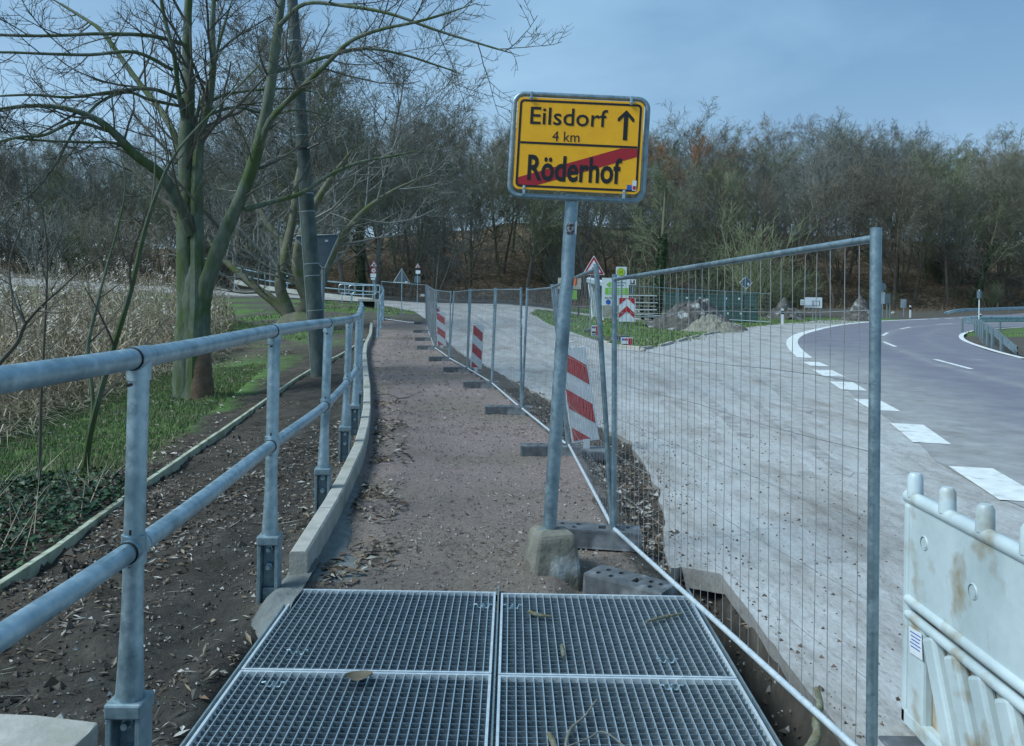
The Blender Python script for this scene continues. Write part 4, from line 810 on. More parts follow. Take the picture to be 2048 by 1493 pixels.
def triplate(pts, th, mt, name, parent, off=Vector((0, 0, 0)), ins=0.0, rr_=.05):
    c_ = (pts[0] + pts[1] + pts[2]) / 3; q = []
    for i in range(3):
        p0, p, p1 = pts[i - 1], pts[i], pts[(i + 1) % 3]; p = p + (c_ - p) * ins
        a = p + (p0 - pts[i]).normalized() * rr_; b = p + (p1 - pts[i]).normalized() * rr_; q += [a, p.lerp((a + b) / 2, .35), b]
    m = MB(); f = [p + off for p in q]; k_ = [p + off + Vector((0, th, 0)) for p in q]; n = len(q)
    m.add(f + k_, [tuple(range(n)), tuple(range(2 * n - 1, n - 1, -1))] + [(i, i + n, (i + 1) % n + n, (i + 1) % n) for i in range(n)]); return build(name, m, mt, parent=parent)
pl = triplate(ga, .01, signback, 'sign_plate', e); 
m = MB(); q = [ga[0], ga[1], ga[2], ga[0]]; m.tube([p + Vector((0, -.005, 0)) for p in [ga[0].lerp(ga[1], .06), ga[0].lerp(ga[1], .94), ga[1].lerp(ga[2], .06), ga[1].lerp(ga[2], .94), ga[2].lerp(ga[0], .06), ga[2].lerp(ga[0], .94), ga[0].lerp(ga[1], .06)]], .012, 5); build('rim', m, bandm, parent=pl)
m = MB(); mid = (ga[0] + ga[1]) / 2; m.tube([Vector((ga[2].x - .03, 18.16, hz1(ga[2].x, 18.16) - .3)), Vector((ga[2].x - .03, 18.16, ga[0].z - .05))], .038, 10); build('pole', m, galvd, parent=e)
m = MB(); m.box(P(653, 482, 18.08), (.07, .004, .045)); build('sticker', m, signwhite, parent=pl)

# ================================================================== far signs
def pole(e, x, y0, y1, Y, r=.03, mat=None, name='pole'):
    a = P(x, y1, Y); b = P(x, y0, Y); b = Vector((a.x + (b.x - a.x) * .3, Y, b.z)); a.z = min(a.z, hz1(a.x, Y)) - .1
    m = MB(); m.tube([a, b], r, 8); return build(name, m, mat or galv, parent=e, smooth=True)
def signroot(name, x, yb, Y, label, cat='road sign', group=None): a = P(x, yb, Y); return empty(name, (a.x, Y, hz1(a.x, Y)), label, cat, group)
def disc(c_, r, n=20): return [(c_[0] + r * math.cos(2 * math.pi * i / n), c_[1] + r * math.sin(2 * math.pi * i / n)) for i in range(n)]
UX, VZ, NY = Vector((1, 0, 0)), Vector((0, 0, 1)), Vector((0, -1, 0))
def warn(e, x, y, s, Y, parent=None):
    c_ = P(x, y, Y); h = s * .866; tp = [c_ + Vector((-s / 2, 0, -h / 3)), c_ + Vector((s / 2, 0, -h / 3)), c_ + Vector((0, 0, 2 * h / 3))]
    o = triplate(tp, .02, signwhite, 'warning_plate', e, rr_=s * .06)
    o2 = triplate(tp, .004, signred, 'red_border', o, Vector((0, -.006, 0)), .09, s * .05)
    o3 = triplate(tp, .004, signwhite, 'white_field', o, Vector((0, -.012, 0)), .36, s * .03); return o, c_
def plate(e, x0, y0, x1, y1, Y, mat, name='plate', off=0, th=.015, parent=None):
    a = P(x0, y0, Y - off); b = P(x1, y1, Y - off); z0, z1 = min(a.z, b.z), max(a.z, b.z); m = MB(); m.box(((a.x + b.x) / 2, Y - off, (z0 + z1) / 2), (abs(b.x - a.x), th, z1 - z0)); return build(name, m, mat, parent=parent or e)
# narrow-road warning with a 30 limit
e = signroot('speed_limit_sign', 748, 630, 47, 'warning triangle above a round 30 limit sign at the far lane')
pole(e, 749, 528, 628, 46.7); pole(e, 745.5, 555, 620, 47.2, .02)
o, c_ = warn(e, 747.5, 530, .40, 46.6); m = MB(); m.box(c_ + Vector((-.02, -.02, 0)), (.03, .008, .12)); m.box(c_ + Vector((.035, -.02, -.01)), (.03, .008, .09)); build('pictogram', m, signblack, parent=o, kind='stuff')
c_ = P(747.2, 541.5, 46.6); m = MB(); m.plate(disc((0, 0), .165), c_, UX, VZ, NY, .02); o = build('limit_plate', m, signred, parent=e); m = MB(); m.plate(disc((0, 0), .115), c_ + NY * .005, UX, VZ, NY, .004); build('limit_field', m, signwhite, parent=o)
m = MB(); text_mb(m, '30', c_, UX, VZ, NY, W=.13, H=.11, bold=.02, th=.008); build('lettering', m, signblack, parent=o, kind='stuff')
plate(e, 741, 547.5, 752, 555, 46.6, signwhite, 'extra_plate'); plate(e, 742, 556, 750, 560, 46.6, signwhite, 'extra_plate')
# triangle seen from behind
e = signroot('warning_sign', 803, 627, 38.5, 'grey back of a triangular warning sign behind the cross fence')
pole(e, 803, 537, 627, 38.4, .022); tp = [P(787, 565, 38.5), P(820, 566, 38.5), P(803.5, 538, 38.5)]; o = triplate(tp, .012, signback, 'sign_plate', e, rr_=.04)
m = MB(); m.tube([tp[0], tp[1], tp[2], tp[0]], .012, 4); build('rim', m, signwhite, parent=o); plate(e, 810, 563, 815, 566.5, 38.4, signwhite, 'sticker', parent=o)
e = signroot('crossing_sign', 834, 613, 52, 'small white and red warning sign with a plate at the grass bank')
pole(e, 834.5, 545, 613, 51.9, .022); o, c_ = warn(e, 835.5, 533, .36, 51.8); m = MB(); m.box(c_ + Vector((0, -.02, 0)), (.05, .008, .11)); build('pictogram', m, signblack, parent=o); plate(e, 831.5, 541, 840.5, 548, 51.8, signwhite, 'extra_plate'); plate(e, 829, 553, 841, 566, 52.3, signback, 'backing_plate')
# roadworks triangle with name board
e = signroot('roadworks_sign', 1181, 665, 34, 'tilted red roadworks triangle on a stand near the bus stop')
o, c_ = warn(e, 1187.5, 537, .93, 33.8)
m = MB(); wk = c_ + Vector((-.02, -.022, -.05)); m.plate([(-.06, -.14), (-.02, -.14), (.0, -.02), (.03, .06), (-.02, .1), (-.07, .02)], wk, UX, VZ, NY, .004); m.plate(disc((.04, .13), .035, 10), wk, UX, VZ, NY, .004); m.plate([(.05, -.14), (.2, -.14), (.13, -.06)], wk, UX, VZ, NY, .004); build('pictogram', m, signblack, parent=o, kind='stuff')
pole(e, 1180, 540, 664, 33.95, .02); m = MB(); q = G(1178, 663); m.box((q.x, 34, q.z + .06), (.5, .35, .12)); build('base_plate', m, footm, parent=e, bevel=.02)
def nameboard(x0, y0, x1, y1, Y, lb):
    e = signroot('name_board', (x0 + x1) / 2, y1, Y, lb, 'sign', 'small contractor boards'); o = plate(e, x0, y0, x1, y1, Y, signwhite, 'board'); w_ = x1 - x0; h_ = y1 - y0
    plate(e, x0 + .06 * w_, y0 + .10 * h_, x0 + .3 * w_, y0 + .26 * h_, Y, signblue, 'print', .012, .004, o); plate(e, x0 + .32 * w_, y0 + .10 * h_, x0 + .58 * w_, y0 + .26 * h_, Y, signred, 'print', .012, .004, o)
    plate(e, x0 + .06 * w_, y0 + .55 * h_, x0 + .58 * w_, y0 + .72 * h_, Y, signblack, 'print', .012, .004, o); plate(e, x0 + .06 * w_, y0 + .82 * h_, x0 + .58 * w_, y0 + .92 * h_, Y, signblue, 'print', .012, .004, o)
    plate(e, x0 + .64 * w_, y0 + .08 * h_, x0 + .96 * w_, y0 + .92 * h_, Y, refred, 'print', .012, .004, o)
    a = P(x0 + w_ / 2, y1, Y); m = MB(); m.tube([(a.x, Y + .02, a.z + .3), (a.x, Y + .3, hz1(a.x, Y + .3))], .012, 5); build('strut', m, galvd, parent=e)
nameboard(1242, 675, 1265, 699, 26.7, 'small white red and blue board propped at the grass corner below the chevron sign')
nameboard(1183, 651, 1196, 673, 31.5, 'small white board standing under the roadworks triangle')
# chevron
e = signroot('chevron_sign', 1254, 678, 33, 'red and white chevron board pointing up, on the grass corner', 'road sign'); pole(e, 1252, 600, 676, 33.05, .03, galvd)
o = plate(e, 1238, 596, 1270.5, 644, 33, refwhite, 'board'); a = P(1254.2, 596.5, 32.98); b = P(1254.2, 643.5, 32.98); hw = .315; H_ = a.z - b.z
for i in range(3):
    z0 = a.z - i * .42 * H_ + .02
    for sgn in (-1, 1):
        pts = [(0, z0 + (-.22 * H_ if i == 0 else 0) * 0), (sgn * hw, z0 - .30 * H_), (sgn * hw, z0 - .30 * H_ - .21 * H_), (0, z0 - .21 * H_)]
        pts = [(p, min(max(q_, b.z), a.z)) for p, q_ in pts]
        if i == 0: pts = [(0, a.z), (sgn * hw, a.z), (sgn * hw, a.z - .30 * H_)]
        else: pts = [(0, z0 + .06 * H_), (sgn * hw, z0 - .24 * H_), (sgn * hw, max(z0 - .46 * H_, b.z)), (0, z0 - .17 * H_)]
        if i == 2: pts = [(sgn * hw * .42, b.z), (sgn * hw, b.z), (sgn * hw, b.z + .2 * H_)] if False else pts
        m = MB(); m.plate(pts, Vector((a.x, 32.985, 0)), UX, VZ, NY, .003)
        if max(p[1] for p in pts) - min(p[1] for p in pts) > .02 and i < 2: build('chevron_band', m, refred, parent=o)
q = G(1243, 678); m = MB(); m.box((q.x, q.y, q.z + .06), (.5, .4, .14)); build('base_block', m, footm, parent=e, bevel=.02)
# bus stop
e = signroot('bus_stop_sign', 1243, 650, 38, 'white bus stop sign with a round yellow green H', 'road sign'); pole(e, 1242, 536, 648, 38.05, .03, galvd)
o = plate(e, 1232, 534, 1253, 562, 38, signwhite, 'board'); c_ = P(1242, 544.5, 37.98); m = MB(); m.plate(disc((0, 0), .19, 24), c_, UX, VZ, NY, .004); build('ring', m, hring, parent=o); m = MB(); m.plate(disc((0, 0), .165, 24), c_ + NY * .004, UX, VZ, NY, .003); build('field', m, hgreen, parent=o)
m = MB(); text_mb(m, 'H', c_, UX, VZ, NY, W=.14, H=.18, bold=.02, th=.008); build('lettering', m, hring, parent=o); plate(e, 1235, 556, 1250, 558.5, 38, hring, 'name_line', .012, .004, o)
# information board
e = signroot('information_board', 1228, 630, 43, 'large white and green information board on a concrete plinth', 'board'); o = plate(e, 1204, 556, 1257, 612, 43, signwhite, 'board')
plate(e, 1210.5, 576, 1256, 590, 43, boardgreen, 'green_band', .012, .004, o)
for i in range(3): plate(e, 1216, 578.5 + i * 3.8, 1250, 580 + i * 3.8, 43, signwhite, 'text_line', .016, .003, o)
c_ = P(1218, 569, 42.98); m = MB(); m.plate([(-.14, -.02), (-.02, -.14), (.1, -.1), (.08, .02), (.14, .08), (.02, .13), (-.04, .06)], c_, UX, VZ, NY, .004); build('emblem', m, boardgreen, parent=o)
for x_, y_, w2, h2 in ((1240, 566, 24, 2), (1238, 571, 20, 2)): plate(e, x_ - w2 / 2, y_ - h2 / 2, x_ + w2 / 2, y_ + h2 / 2, 43, signback, 'text_line', .012, .004, o)
c_ = P(1216.5, 604.5, 42.98); m = MB(); m.plate(disc((0, 0), .13, 14), c_, UX, VZ, NY, .004); build('emblem', m, signblue, parent=o)
m = MB(); text_mb(m, 'Am Rö', P(1217, 596, 42.98), UX, VZ, NY, W=.42, H=.10, bold=.02, th=.005); build('lettering', m, signblack, parent=o, kind='stuff')
plate(e, 1205, 612, 1256, 636, 43.1, concm, 'plinth', th=.3)
# little sign beside it
e = signroot('parking_plate', 1265, 620, 45, 'small square white plate with a black mark on a thin pole', 'road sign'); pole(e, 1265, 560, 625, 45.05, .025); o = plate(e, 1258, 559, 1272, 570, 45, signwhite, 'plate'); plate(e, 1260.5, 561, 1269.5, 568.5, 45, signblack, 'mark', .012, .003, o); plate(e, 1263, 561, 1266.5, 566.5, 45, signwhite, 'mark', .016, .003, o)
# notice board with roof and green poster
e = signroot('notice_board', 1140, 625, 48, 'wooden notice board with slatted pale roof and a green poster', 'notice board')
m = MB(); a = P(1116, 556, 48); b = P(1162, 579, 48)
for i in range(12):
    xx = a.x + (b.x - a.x) * (i + .5) / 12; m.box((xx, 48, (a.z + b.z) / 2), ((b.x - a.x) / 12 - .012, .10, a.z - b.z))
build('slatted_roof', m, M('pale_board', (.42, .41, .36), (.55, .54, .48), scale=5, rough=.8), parent=e, kind='stuff')
for x_ in (1120, 1157): pole(e, x_, 578, 622, 48.1, .05, M('dark_post', (.06, .05, .04), rough=.9) if 'dark_post' not in MATS else MATS['dark_post'], 'post')
o = plate(e, 1124, 580, 1154, 600, 48, MATS['pale_board'] if False else concm, 'board', -.05); plate(e, 1143, 580, 1154, 599, 48, boardgreen, 'poster', .02, .006, o); m = MB(); 
# bus shelter side
e = signroot('bus_shelter', 1188, 632, 45.5, 'small white bus shelter with slanting slatted side behind the roadworks sign', 'shelter')
for i in range(5):
    x0 = 1176.5 + i * 3.4; a = P(x0, 563, 45.5 + i * .1); b = P(x0 + 9 - i * .6, 634, 45.5 + i * .1); m = MB(); m.tube([a, b], .04, 6); build('slat', m, signwhite, parent=e)
m = MB(); a = P(1173, 557, 45.3); b = P(1211, 566, 45.3); m.add([a, b, b + Vector((.3, 1.8, .1)), a + Vector((.3, 1.8, .1)), a - Vector((0, 0, .22)), b - Vector((0, 0, .22)), b + Vector((.3, 1.8, -.1)), a + Vector((.3, 1.8, -.1))], [(0, 1, 2, 3), (4, 7, 6, 5), (0, 4, 5, 1), (1, 5, 6, 2), (2, 6, 7, 3), (3, 7, 4, 0)]); build('roof', m, signwhite, parent=e)
for x_ in (1184, 1207): pole(e, x_, 565, 628, 46.5, .05, signwhite, 'post')
# diamond back
e = signroot('priority_sign', 1489, 642, 56, 'diamond shaped sign seen from behind on a thin pole by the soil heap'); pole(e, 1490, 552, 641, 55.9, .035)
c_ = P(1492, 566, 56); s = .43; m = MB(); m.plate([(0, -s), (s, 0), (0, s), (-s, 0)], c_, UX, VZ, NY, .015); o = build('sign_plate', m, signback, parent=e); m = MB(); m.tube([c_ + Vector(q) for q in ((0, 0, -s), (s, 0, 0), (0, 0, s), (-s, 0, 0), (0, 0, -s))], .02, 4); build('rim', m, signwhite, parent=o); plate(e, 1495, 566, 1498, 571, 55.9, signwhite, 'sticker', parent=o)
# white direction boards
e = signroot('direction_board', 1626, 632, 58, 'two overlapping white direction boards with a grey line mark beyond the grass', 'road sign'); o = plate(e, 1610, 595, 1644, 616.5, 58, signwhite, 'board'); o2 = plate(e, 1601, 599.5, 1625, 611, 57.9, signwhite, 'board')
for x0, y0, x1, y1 in ((1625, 602, 1640, 603.4), (1625, 611, 1640, 612.4), (1625, 602, 1626.4, 612.4), (1638.6, 602, 1640, 612.4)): plate(e, x0, y0, x1, y1, 57.8, signback, 'line_mark', .0, .004, o)
for y0 in (603.5, 607.5): plate(e, 1603, y0, 1608, y0 + 1.2, 57.8, signblack, 'line_mark', 0, .004, o2)
for x_ in (1625.5, 1640): pole(e, x_, 612, 634, 58.1, .03)
# signs half behind the near fence post
e = signroot('distance_board', 1776, 630, 66, 'grey framed board on two legs just right of the near fence post', 'road sign'); o = plate(e, 1771, 587.5, 1781, 607, 66, signback, 'board'); plate(e, 1763, 585, 1770, 608, 66.2, signwhite, 'board')
for x_ in (1773.5, 1779.5): pole(e, x_, 607, 625, 66.1, .03)
c_ = P(1765, 574, 66); m = MB(); m.plate(disc((0, 0), .32), c_, UX, VZ, NY, .02); build('round_plate', m, signback, parent=e); pole(e, 1765, 574, 625, 66.1, .03)
e = signroot('sign_back', 1807, 628, 72, 'small grey rectangular sign back on a pole by the far delineator', 'road sign'); plate(e, 1801.5, 599, 1812.5, 616, 72, M('pale_sign_back', (.30, .36, .38), rough=.6), 'plate'); pole(e, 1807, 600, 628, 71.9, .035)
# delineators
def delin(x, yt, yb, Y, lb):
    a = P(x, yb, Y); b = P(x, yt, Y); e = empty('delineator', (a.x, Y, hz1(a.x, Y)), lb, 'delineator', 'white road delineators'); h = b.z - a.z; w_ = .12
    m = MB(); m.box((a.x, Y, a.z + h * .33 - .1), (w_, .1, h * .66 + .2)); build('post', m, signwhite, parent=e, bevel=.01); m = MB(); m.box((a.x, Y, a.z + h * .74), (w_ + .006, .106, h * .22)); build('black_band', m, signblack, parent=e)
    m = MB(); m.add([(a.x - w_ / 2, Y - .05, a.z + h * .85), (a.x + w_ / 2, Y - .05, a.z + h * .85), (a.x + w_ / 2, Y + .05, a.z + h * .85), (a.x - w_ / 2, Y + .05, a.z + h * .85), (a.x - w_ / 2, Y - .05, a.z + h * 1.0), (a.x + w_ / 2, Y - .05, a.z + h * .94), (a.x + w_ / 2, Y + .05, a.z + h * .94), (a.x - w_ / 2, Y + .05, a.z + h)], [(3, 2, 1, 0), (4, 5, 6, 7), (0, 1, 5, 4), (1, 2, 6, 5), (2, 3, 7, 6), (3, 0, 4, 7)]); build('cap', m, signwhite, parent=e)
delin(1565, 617, 649, 51.5, 'white delineator on the grass verge seen through the near fence')
delin(1820.5, 611, 635, 69, 'tilted white delineator right of the near fence post')
delin(1960, 627, 650, 46, 'white delineator behind the bend of the guardrail')
e = signroot('marker_pole', 1958, 640, 44, 'thin tall sign pole seen edge on above the guardrail', 'pole'); pole(e, 1958, 580, 645, 44, .03, signwhite); plate(e, 1957, 582, 1960, 597, 43.9, signback, 'edge_plate', th=.3)
# guardrails
def guardrail(pts, label, wd=.30, tops=None, both=False):
    pts = [Vector(p) for p in pts]; sm = [Vector(q) for q in smooth_px([tuple(p) for p in pts], 6)]; e = empty('guardrail', (sm[0].x, sm[0].y, hz1(sm[0].x, sm[0].y)), label, 'guardrail')
    prof = [(0, .155), (.035, .12), (.035, .06), (0, .03), (0, -.03), (.035, -.06), (.035, -.12), (0, -.155), (-.006, -.155), (-.006, .155)]; m = MB(); vs = []
    for i, p in enumerate(sm):
        t_ = (sm[min(i + 1, len(sm) - 1)] - sm[max(i - 1, 0)]); nv = Vector((t_.y, -t_.x, 0)).normalized()
        if nv.y > 0: nv = -nv
        vs += [p + nv * a + Vector((0, 0, b)) for a, b in prof]
    n = len(prof); m.add(vs, [(i * n + j, i * n + (j + 1) % n, (i + 1) * n + (j + 1) % n, (i + 1) * n + j) for i in range(len(sm) - 1) for j in range(n)]); build('beam', m, galv, parent=e)
    acc = 0
    for i in range(len(sm) - 1):
        acc += (sm[i + 1] - sm[i]).length
        if acc > 1.9: acc = 0; p = sm[i + 1]; m = MB(); m.box((p.x, p.y + .09, (p.z + .1 + hz1(p.x, p.y) - .2) / 2), (.07, .11, p.z + .1 - hz1(p.x, p.y) + .2)); build('post', m, galvd, parent=e)
gp = [PZ(2034, 702, .12), PZ(2010, 682, .36), PZ(1988, 664, .58), PZ(1969, 652.5, .66), PZ(1955, 644, .68)]; a0 = gp[-1]
guardrail(gp + [a0 + Vector((.5, 2.2, .02)), a0 + Vector((3.0, 4.0, .05)), a0 + Vector((10, 7.5, .05)), a0 + Vector((22, 14, .1))], 'curved steel guardrail round the inner island of the road bend')
a = P(1918, 621.5, 82); guardrail([a - Vector((1.5, 0, .35)), a, P(1980, 619, 84), P(2060, 616, 86), P(2300, 607, 92)], 'far straight guardrail at the foot of the wooded slope')
# bridge railing on the far lane and hoop barriers
pts = []
for x_, yt in ((470, 535), (530, 548), (575, 553), (610, 558), (648, 562.5), (690, 566.5), (727, 569.5), (760, 571.5)): t_ = P(x_, yt, 51.3); pts.append((t_, t_ - Vector((0, 0, .42))))
railing('bridge_railing', pts, 'pale railing along the far lane behind the utility pole', RT=.045, far=True)
m = MB(); e = empty('lane_kerb', (0, 0, 0), 'pale concrete kerb below the far lane railing', 'kerb')
kp = [P(x_, yt, 51.2) for x_, yt in ((470, 560), (530, 572), (600, 581), (648, 586.5), (713, 594), (745, 597))]
for a, b in zip(kp[:-1], kp[1:]):
    m = MB(); m.add([a + Vector((0, -.3, -.25)), b + Vector((0, -.3, -.25)), b, a, a + Vector((0, .5, 0)), b + Vector((0, .5, 0))], [(0, 1, 2, 3), (3, 2, 5, 4)]); build('kerb_stone', m, concm, parent=e)
for x0, x1, y0, y1, Y, lb in ((678, 709, 569, 587.5, 50, 'left of two round cornered tube barriers on the far lane'), (698, 752, 571, 590, 49.5, 'right longer round cornered tube barrier on the far lane')):
    a = P(x0, y0, Y); b = P(x1, y1, Y); e = empty('tube_barrier', ((a.x + b.x) / 2, Y, hz1(a.x, Y)), lb, 'barrier', 'tube barriers on the far lane'); w_, h_ = b.x - a.x, a.z - b.z; c_ = (a + b) / 2
    m = MB(); fp = [c_ + Vector((p, 0, q)) for p, q in rrect(w_, h_, .14, 4)]; m.tube(fp + fp[:2], .03, 6, cap=False); build('hoop', m, galv, parent=e)
    n = max(2, int(w_ / .4))
    for i in range(1, n): xx = a.x + w_ * i / n; m = MB(); m.tube([(xx, Y, b.z), (xx, Y, a.z)], .016, 5); build('bar', m, galv, parent=e)
    for xx in (a.x + .2, b.x - .2): m = MB(); m.tube([(xx, Y, b.z), (xx, Y, hz1(xx, Y) - .1)], .03, 6); build('leg', m, galv, parent=e)
e = empty('culvert_headwall', P(735, 612, 44), 'culvert with a black opening in a low wall behind the railing end', 'culvert')
m = MB(); a = P(722, 603, 44); b = P(752, 620, 44); m.box(((a.x + b.x) / 2, 44.2, a.z + .06), (b.x - a.x + .3, .5, .12)); build('lintel', m, concm, parent=e)
for xx in (a.x, b.x): m = MB(); m.box((xx, 44.2, (a.z + b.z) / 2 - .1), (.14, .5, a.z - b.z + .2)); build('side_wall', m, concm, parent=e)
m = MB(); m.box(((a.x + b.x) / 2, 44.42, (a.z + b.z) / 2), (b.x - a.x, .04, a.z - b.z)); build('shade_panel', m, black, parent=e)  # black panel at the back, its colour standing in for shade inside the culvert

# ================================================================== crates, heaps, boulders
cr0 = None; cm = MB(); cm.box((0, 0, .36), (.80, .78, .60)); cmesh = build('box', cm, cratem, bevel=.02).data
lmb = MB(); lmb.box((0, 0, .70), (.84, .82, .07)); 
for x_ in (-.3, .3): lmb.box((x_, 0, .03), (.12, .78, .06))
lmesh = build('lid', lmb, cratem, bevel=.01).data; gmb = MB(); gmb.box((.12, -.396, .48), (.12, .008, .10)); gmesh = build('label_card', gmb, signwhite).data
for nm in ('box', 'lid', 'label_card'): bpy.data.objects.remove(bpy.data.objects[nm])
rowlab = {0: 'upper', 1: 'lower'}
def crate(X, Y, Z, lb, flip):
    e = empty('storage_crate', (X, Y, Z), lb, 'crate', 'stacked dark green crates'); e.rotation_euler.z = random.uniform(-.04, .04); e.scale.z = 1.27
    for nm, me in (('box', cmesh), ('lid', lmesh)) + ((('label_card', gmesh),) if flip else ()):
        o = bpy.data.objects.new(nm, me); col.objects.link(o); o.parent = e
ords = ['leftmost', 'second', 'third', 'fourth', 'fifth', 'sixth', 'seventh']
for r_ in range(2):
    for i in range(7):
        x_ = 1341 + i * 26 + (4 if r_ == 0 else 0); a = P(x_, 607, 53.5); zb = hz1(a.x, 53.5) - .02
        crate(a.x, 53.5, zb + (0 if r_ == 0 else .965), '%s dark green crate of the %s row behind the soil heap' % (ords[i], 'lower' if r_ == 0 else 'upper'), (i * 7 + r_ * 3) % 3 != 0)
for i, (xa, xb, ya, yb) in enumerate(((1262, 1356, 571, 577), (1357, 1450, 577, 582), (1451, 1541, 582, 587))):
    a = fpx(xa, ya, xa, ya + 58, 50, 50); b = fpx(xb, yb, xb, yb + 58, 50, 50)
    fence(a[0], a[1], b[0], b[1], '%s of three distant mesh fences in front of the green crates' % ('left', 'middle', 'right')[i], nw=18, wr=.005, wn=3, rp=.03, rb=.025)
e = empty('board_stack', P(1298, 620, 54), 'untidy stack of pale boards left of the green crates', 'stack'); random.seed(3)
for i in range(7):
    a = P(1268 + random.uniform(0, 6), 0, 54); b = P(1326 - random.uniform(0, 8), 0, 54); z = hz1(a.x, 54) + .25 + i * .23; m = MB(); m.box(((a.x + b.x) / 2, 54 + random.uniform(-.3, .3), z), (b.x - a.x, 1.2, .06)); build('board', m, concm if i % 2 else signwhite, parent=e)
    for xx in (a.x + .2, (a.x + b.x) / 2, b.x - .2): m = MB(); m.box((xx, 54, z - .115), (.12, 1.0, .16)); build('spacer', m, MATS['dark_post'], parent=e)
def heap(name, x0, x1, yb, ytop, Y, mt, label, dp=2.2, cat='heap', peak=.5, seed=1, nu=64, nv=36):
    a = P(x0, yb, Y); b = P(x1, yb, Y); w_ = b.x - a.x; cx = (a.x + b.x) / 2; t_ = P((x0 + x1) / 2, ytop, Y); h = t_.z - hz1(cx, Y); e_ = MB(); vs = []
    for i in range(nu):
        for j in range(nv):
            s, q = i / (nu - 1) * 2 - 1, j / (nv - 1) * 2 - 1; X = cx + s * w_ / 2; Yv = Y + q * dp; sk = s - (peak - .5)
            r = math.sqrt(sk * sk + q * q); r = r * (1 + .5 * (float(fbm(X, Yv, .9, 3, seed + 9)) - .45)); q_ = max(0, 1 - r); hh = h * q_ ** 1.05 * (1.05 + .7 * (float(fbm(X, Yv, 1.3, 5, seed)) - .47)) + (.6 * (float(fbm(X, Yv, 2.0, 5, seed + 4)) - .47) + .22 * (float(fbm(X, Yv, 6, 3, seed + 5)) - .45)) * min(1, max(0, 1 - r) * 2.5)
            vs.append((X, Yv, hz1(X, Yv) - .12 + hh * 1.06 + (.1 if r < .98 else 0)))
    e_.add(vs, [(i * nv + j, (i + 1) * nv + j, (i + 1) * nv + j + 1, i * nv + j + 1) for i in range(nu - 1) for j in range(nv - 1)])
    o = build(name, e_, mt, origin=(cx, Y, hz1(cx, Y))); return tag(o, label, cat)
earth = M('heap_earth', (.042, .04, .035), (.11, .105, .095), scale=4, rough=.95, c3=(.30, .31, .30), s3=1.6, lo3=.56, hi3=.66, bump=.8, bscale=9, bdist=.08)
sand = M('heap_sand', (.25, .24, .19), (.17, .165, .13), scale=4, rough=.95, c3=(.14, .12, .10), s3=2, lo3=.55, hi3=.7, bump=.6, bscale=12, bdist=.05)
heap('soil_heap', 1292, 1492, 656, 596, 42, earth, 'dark earth heap with grey lumps on the grass beside the road', 2.0, peak=.47, seed=3)
heap('sand_heap', 1355, 1485, 660, 630, 40.2, sand, 'pale sand spill at the front of the dark earth heap', 1.3, peak=.55, seed=6)
heap('soil_heap', 1528, 1606, 634, 598, 62, earth, 'low brushy earth mound behind the grass verge', 1.8, seed=9)
heap('soil_heap', 1686, 1752, 628, 592, 60, earth, 'stony soil mound left of the near fence post', 1.6, seed=12)
def stone(x, y, s, label, mt=None, Y=None):
    g = G(x, y); m = MB(); vs = []; nr, nk = 8, 5; sd_ = random.randint(0, 99)
    for k in range(nk):
        ph = -math.pi / 2 + math.pi * k / (nk - 1)
        for j in range(nr): an = 2 * math.pi * j / nr; r = s * (1 + .35 * (float(vn(j * 1.3, k * 1.7, 1, sd_)) - .5)); vs.append((g.x + math.cos(an) * math.cos(ph) * r, g.y + math.sin(an) * math.cos(ph) * r * .9, g.z + s * .45 + math.sin(ph) * r * .75))
    m.add(vs, [(k * nr + j, k * nr + (j + 1) % nr, (k + 1) * nr + (j + 1) % nr, (k + 1) * nr + j) for k in range(nk - 1) for j in range(nr)]); o = build('boulder', m, mt or concm, origin=(g.x, g.y, g.z)); return tag(o, label, 'stone', 'stones by the road')
stone(1278, 628, .24, 'rounded pale boulder right of the chevron board', M('pale_stone', (.55, .53, .47), (.42, .40, .36), scale=4, rough=.9))
random.seed(5)
for x_, y_, s, lb in ((1286, 704, .10, 'broken pale kerb lump at the tip of the grass corner'), (1552, 632, .20, 'pale rubble lump left of the first delineator'), (1575, 630, .16, 'rubble lump right of the first delineator'), (1700, 627, .18, 'small rubble lump at the foot of the stony mound'), (1786, 629, .22, 'flat pale rubble lump right of the near fence post')): stone(x_, y_, s, lb)
# kerbstones on the front edge of the grass corner
e = empty('island_kerb', (0, 0, 0), 'crumbling low kerb along the front of the grass corner', 'kerb')
kk = resample(gl([(1200, 686), (1240, 698), (1288, 702), (1335, 691), (1400, 673), (1470, 660)]), 22)
for a, b in zip(kk[:-1], kk[1:]):
    if random.random() < .2: continue
    l = math.hypot(*(b - a)); m = MB(); m.box(((a[0] + b[0]) / 2, (a[1] + b[1]) / 2, hz1(*a) + .045 + random.uniform(-.02, .01)), (l - .03, .12, .12), Matrix.Rotation(math.atan2(b[1] - a[1], b[0] - a[0]), 3, 'Z')); build('kerb_stone', m, concm, parent=e, bevel=.02)

